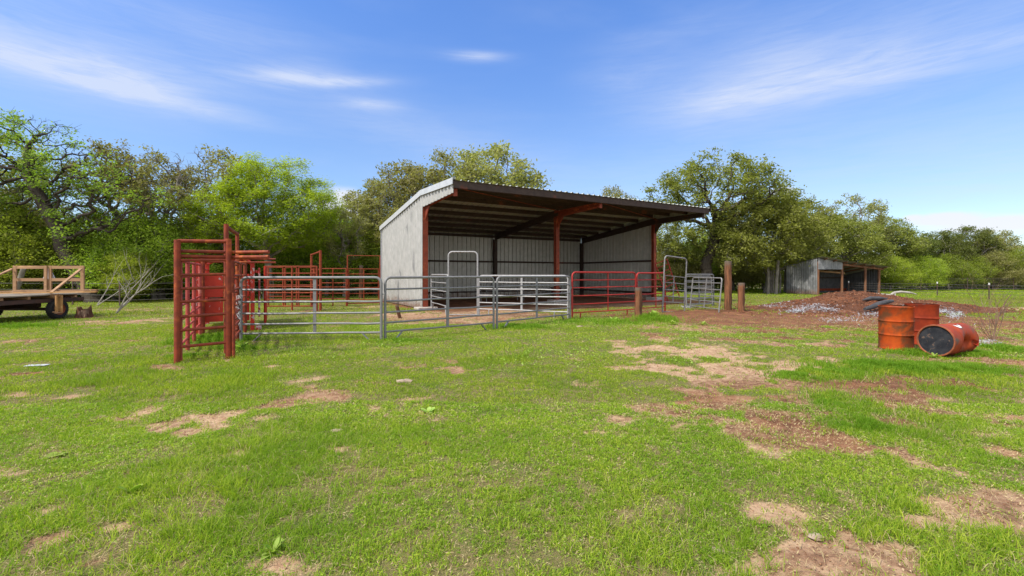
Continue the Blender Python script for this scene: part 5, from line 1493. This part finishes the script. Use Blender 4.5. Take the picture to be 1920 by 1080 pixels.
def plant(label, px, py, s, seed, nleaf=14, up=.6, name='weed_plant', wid=.16):
    """a single broad-leaved plant"""
    rr = random.Random(seed); p_ = base(px, py); m = MB()
    for i in range(nleaf):
        t = rr.uniform(0, 6.28); el_ = rr.uniform(.15, up) * 1.3; ln = s * rr.uniform(.6, 1.1); d = Vector((math.cos(t) * math.cos(el_), math.sin(t) * math.cos(el_), math.sin(el_)))
        sd_ = d.cross(Vector((0, 0, 1))).normalized(); k = len(m.v)
        for f_, w_ in ((0, .15), (.3, .8), (.6, 1), (.85, .6), (1, .05)):
            c_ = d * ln * f_ - Vector((0, 0, 1)) * (f_ ** 2) * ln * .25
            m.v += [tuple(c_ - sd_ * w_ * ln * wid), tuple(c_ + Vector((0, 0, -.06 * ln * w_))), tuple(c_ + sd_ * w_ * ln * wid)]
        for j in range(4):
            b0 = k + j * 3; m.f += [(b0, b0 + 1, b0 + 4, b0 + 3), (b0 + 1, b0 + 2, b0 + 5, b0 + 4)]
    o = m.build(name, L['weed'], None); o.location = (p_.x, p_.y, gz1(p_.x, p_.y)); tag(o, label, 'weed'); return o


plant('spiky broad-leaved weed near the bottom edge left of centre', 512, 1032, .10, 1, 22, .9)
plant('flat pale-leaved weed at the left, nearer than the pale plastic scrap', 100, 855, .11, 2, 9, .4, wid=.3)
plant('pale little weed in the open grass right of centre-left', 803, 775, .12, 3, 10, .7, wid=.25)
plant('small upright weed in the grass near the bottom left', 250, 925, .13, 4, 8, .9, wid=.25)
plant('leafy weed at the foot of the short cedar post, right side', 1226, 592, .30, 5, 34, 1.0)
plant('leafy weed left of the short cedar post', 1150, 603, .26, 6, 30, .8)
plant('dark little weed in the bare dirt right of the short cedar post', 1262, 608, .22, 7, 22, 1.0)
plant('second dark little weed in the bare dirt, farther right', 1318, 608, .20, 8, 20, 1.0)
plant('leafy weed by the ladder frame\'s right foot', 450, 652, .24, 9, 26, .9)
plant('leafy weed in front of the lying drum\'s black end', 1752, 668, .14, 10, 26, .9)

# crumbs of soil on the bare spots
M['crumb'] = pmat('soil_crumbs', (.34, .20, .115), (.18, .085, .045), 5, .97, 0, c3=(.48, .34, .22), s3=7, t3=(.54, .62), spec=.1)
rg = np.random.default_rng(77)
for N, y0, y1, s0, s1 in ((60000, 2.2, 6.5, .002, .012), (60000, 6.5, 17, .004, .022)):
    y = np.sqrt(rg.uniform(y0 ** 2, y1 ** 2, N)); x = rg.uniform(-1, 1, N) * y * 1.2
    dmm, _ = dirt_mask(x, y); k = rg.uniform(0, 1, N) < np.clip(dmm * 1.1 - .2, 0, 1) * .8; x, y = x[k], y[k]
    clods('soil_crumbs', len(x), x, y, gz(x, y) - dmm[k] * .012, s0, s1, M['crumb'], '')


def tufts(spots, seed):
    rg = np.random.default_rng(seed); out = []
    for px, py, rx, ry, n_, h in spots:
        c_ = base(px, py); sx_, sy_ = rx / F * c_.y, ry * c_.y ** 2 / (CAMH * F)
        x = rg.normal(c_.x, sx_ * .55, n_); y = rg.normal(c_.y, sy_ * .55, n_)
        k = fbm(x, y, 5, 2, 88) > .42
        out.append(np.stack([x[k], y[k], np.full(k.sum(), h)], 1))
    P_ = np.concatenate(out); N = len(P_); x, y = P_[:, 0], P_[:, 1]
    h = P_[:, 2] * rg.uniform(.4, 1.1, N) * (.5 + fbm(x, y, 3, 2, 89)); th = rg.uniform(0, 6.283, N); ln = rg.uniform(.1, .9, N)
    wd = np.maximum(.0016, .00042 * y) * rg.uniform(.7, 1.3, N); ph = rg.uniform(0, 6.283, N)
    B = np.stack([x, y, gz(x, y) - .004], 1); S = np.stack([np.cos(ph) * wd, np.sin(ph) * wd, np.zeros(N)], 1)
    D = np.stack([np.cos(th), np.sin(th), np.zeros(N)], 1)
    mid = B + D * (h * ln * .3)[:, None] + np.array([0, 0, 1]) * (h * .62)[:, None]; tip = B + D * (h * ln)[:, None] + np.array([0, 0, 1]) * (h * (1 - .35 * ln))[:, None]
    V = np.stack([B - S, B + S, mid + S * .8, mid - S * .8, tip], 1).reshape(-1, 3); o_ = np.arange(N)[:, None] * 5
    tag(link('grass_tufts', mesh_np('grass_tufts', V, [o_ + np.array([[0, 1, 2, 3]]), o_ + np.array([[3, 2, 4]])]), L['tuft']), kind='stuff')


L['tuft'] = leafmat('lush_tufts', (.09, .26, .012), (.24, .42, .04), .42, (.11, .28, .015), rough=.5)
tufts([(1560, 700, 60, 10, 5000, .07), (1680, 690, 110, 9, 16000, .11), (1790, 692, 90, 9, 12000, .10), (1500, 706, 50, 8, 6000, .07), (1590, 760, 70, 18, 4000, .06), (1720, 662, 40, 4, 4000, .10), (1830, 664, 40, 5, 4000, .09),
       (400, 640, 60, 8, 9000, .16), (440, 655, 40, 4, 3000, .10), (350, 668, 25, 4, 2500, .08), (1130, 605, 90, 5, 4000, .13), (1225, 598, 40, 5, 2800, .18), (970, 613, 50, 4, 5000, .13), (760, 640, 60, 4, 3500, .08), 
       (1620, 800, 60, 12, 5000, .08), (1500, 560 + 20, 30, 2, 900, .2), (40, 612, 60, 5, 5000, .12), (1690, 630, 14, 3, 1500, .15), (1880, 655, 40, 6, 3500, .12), ], 600)
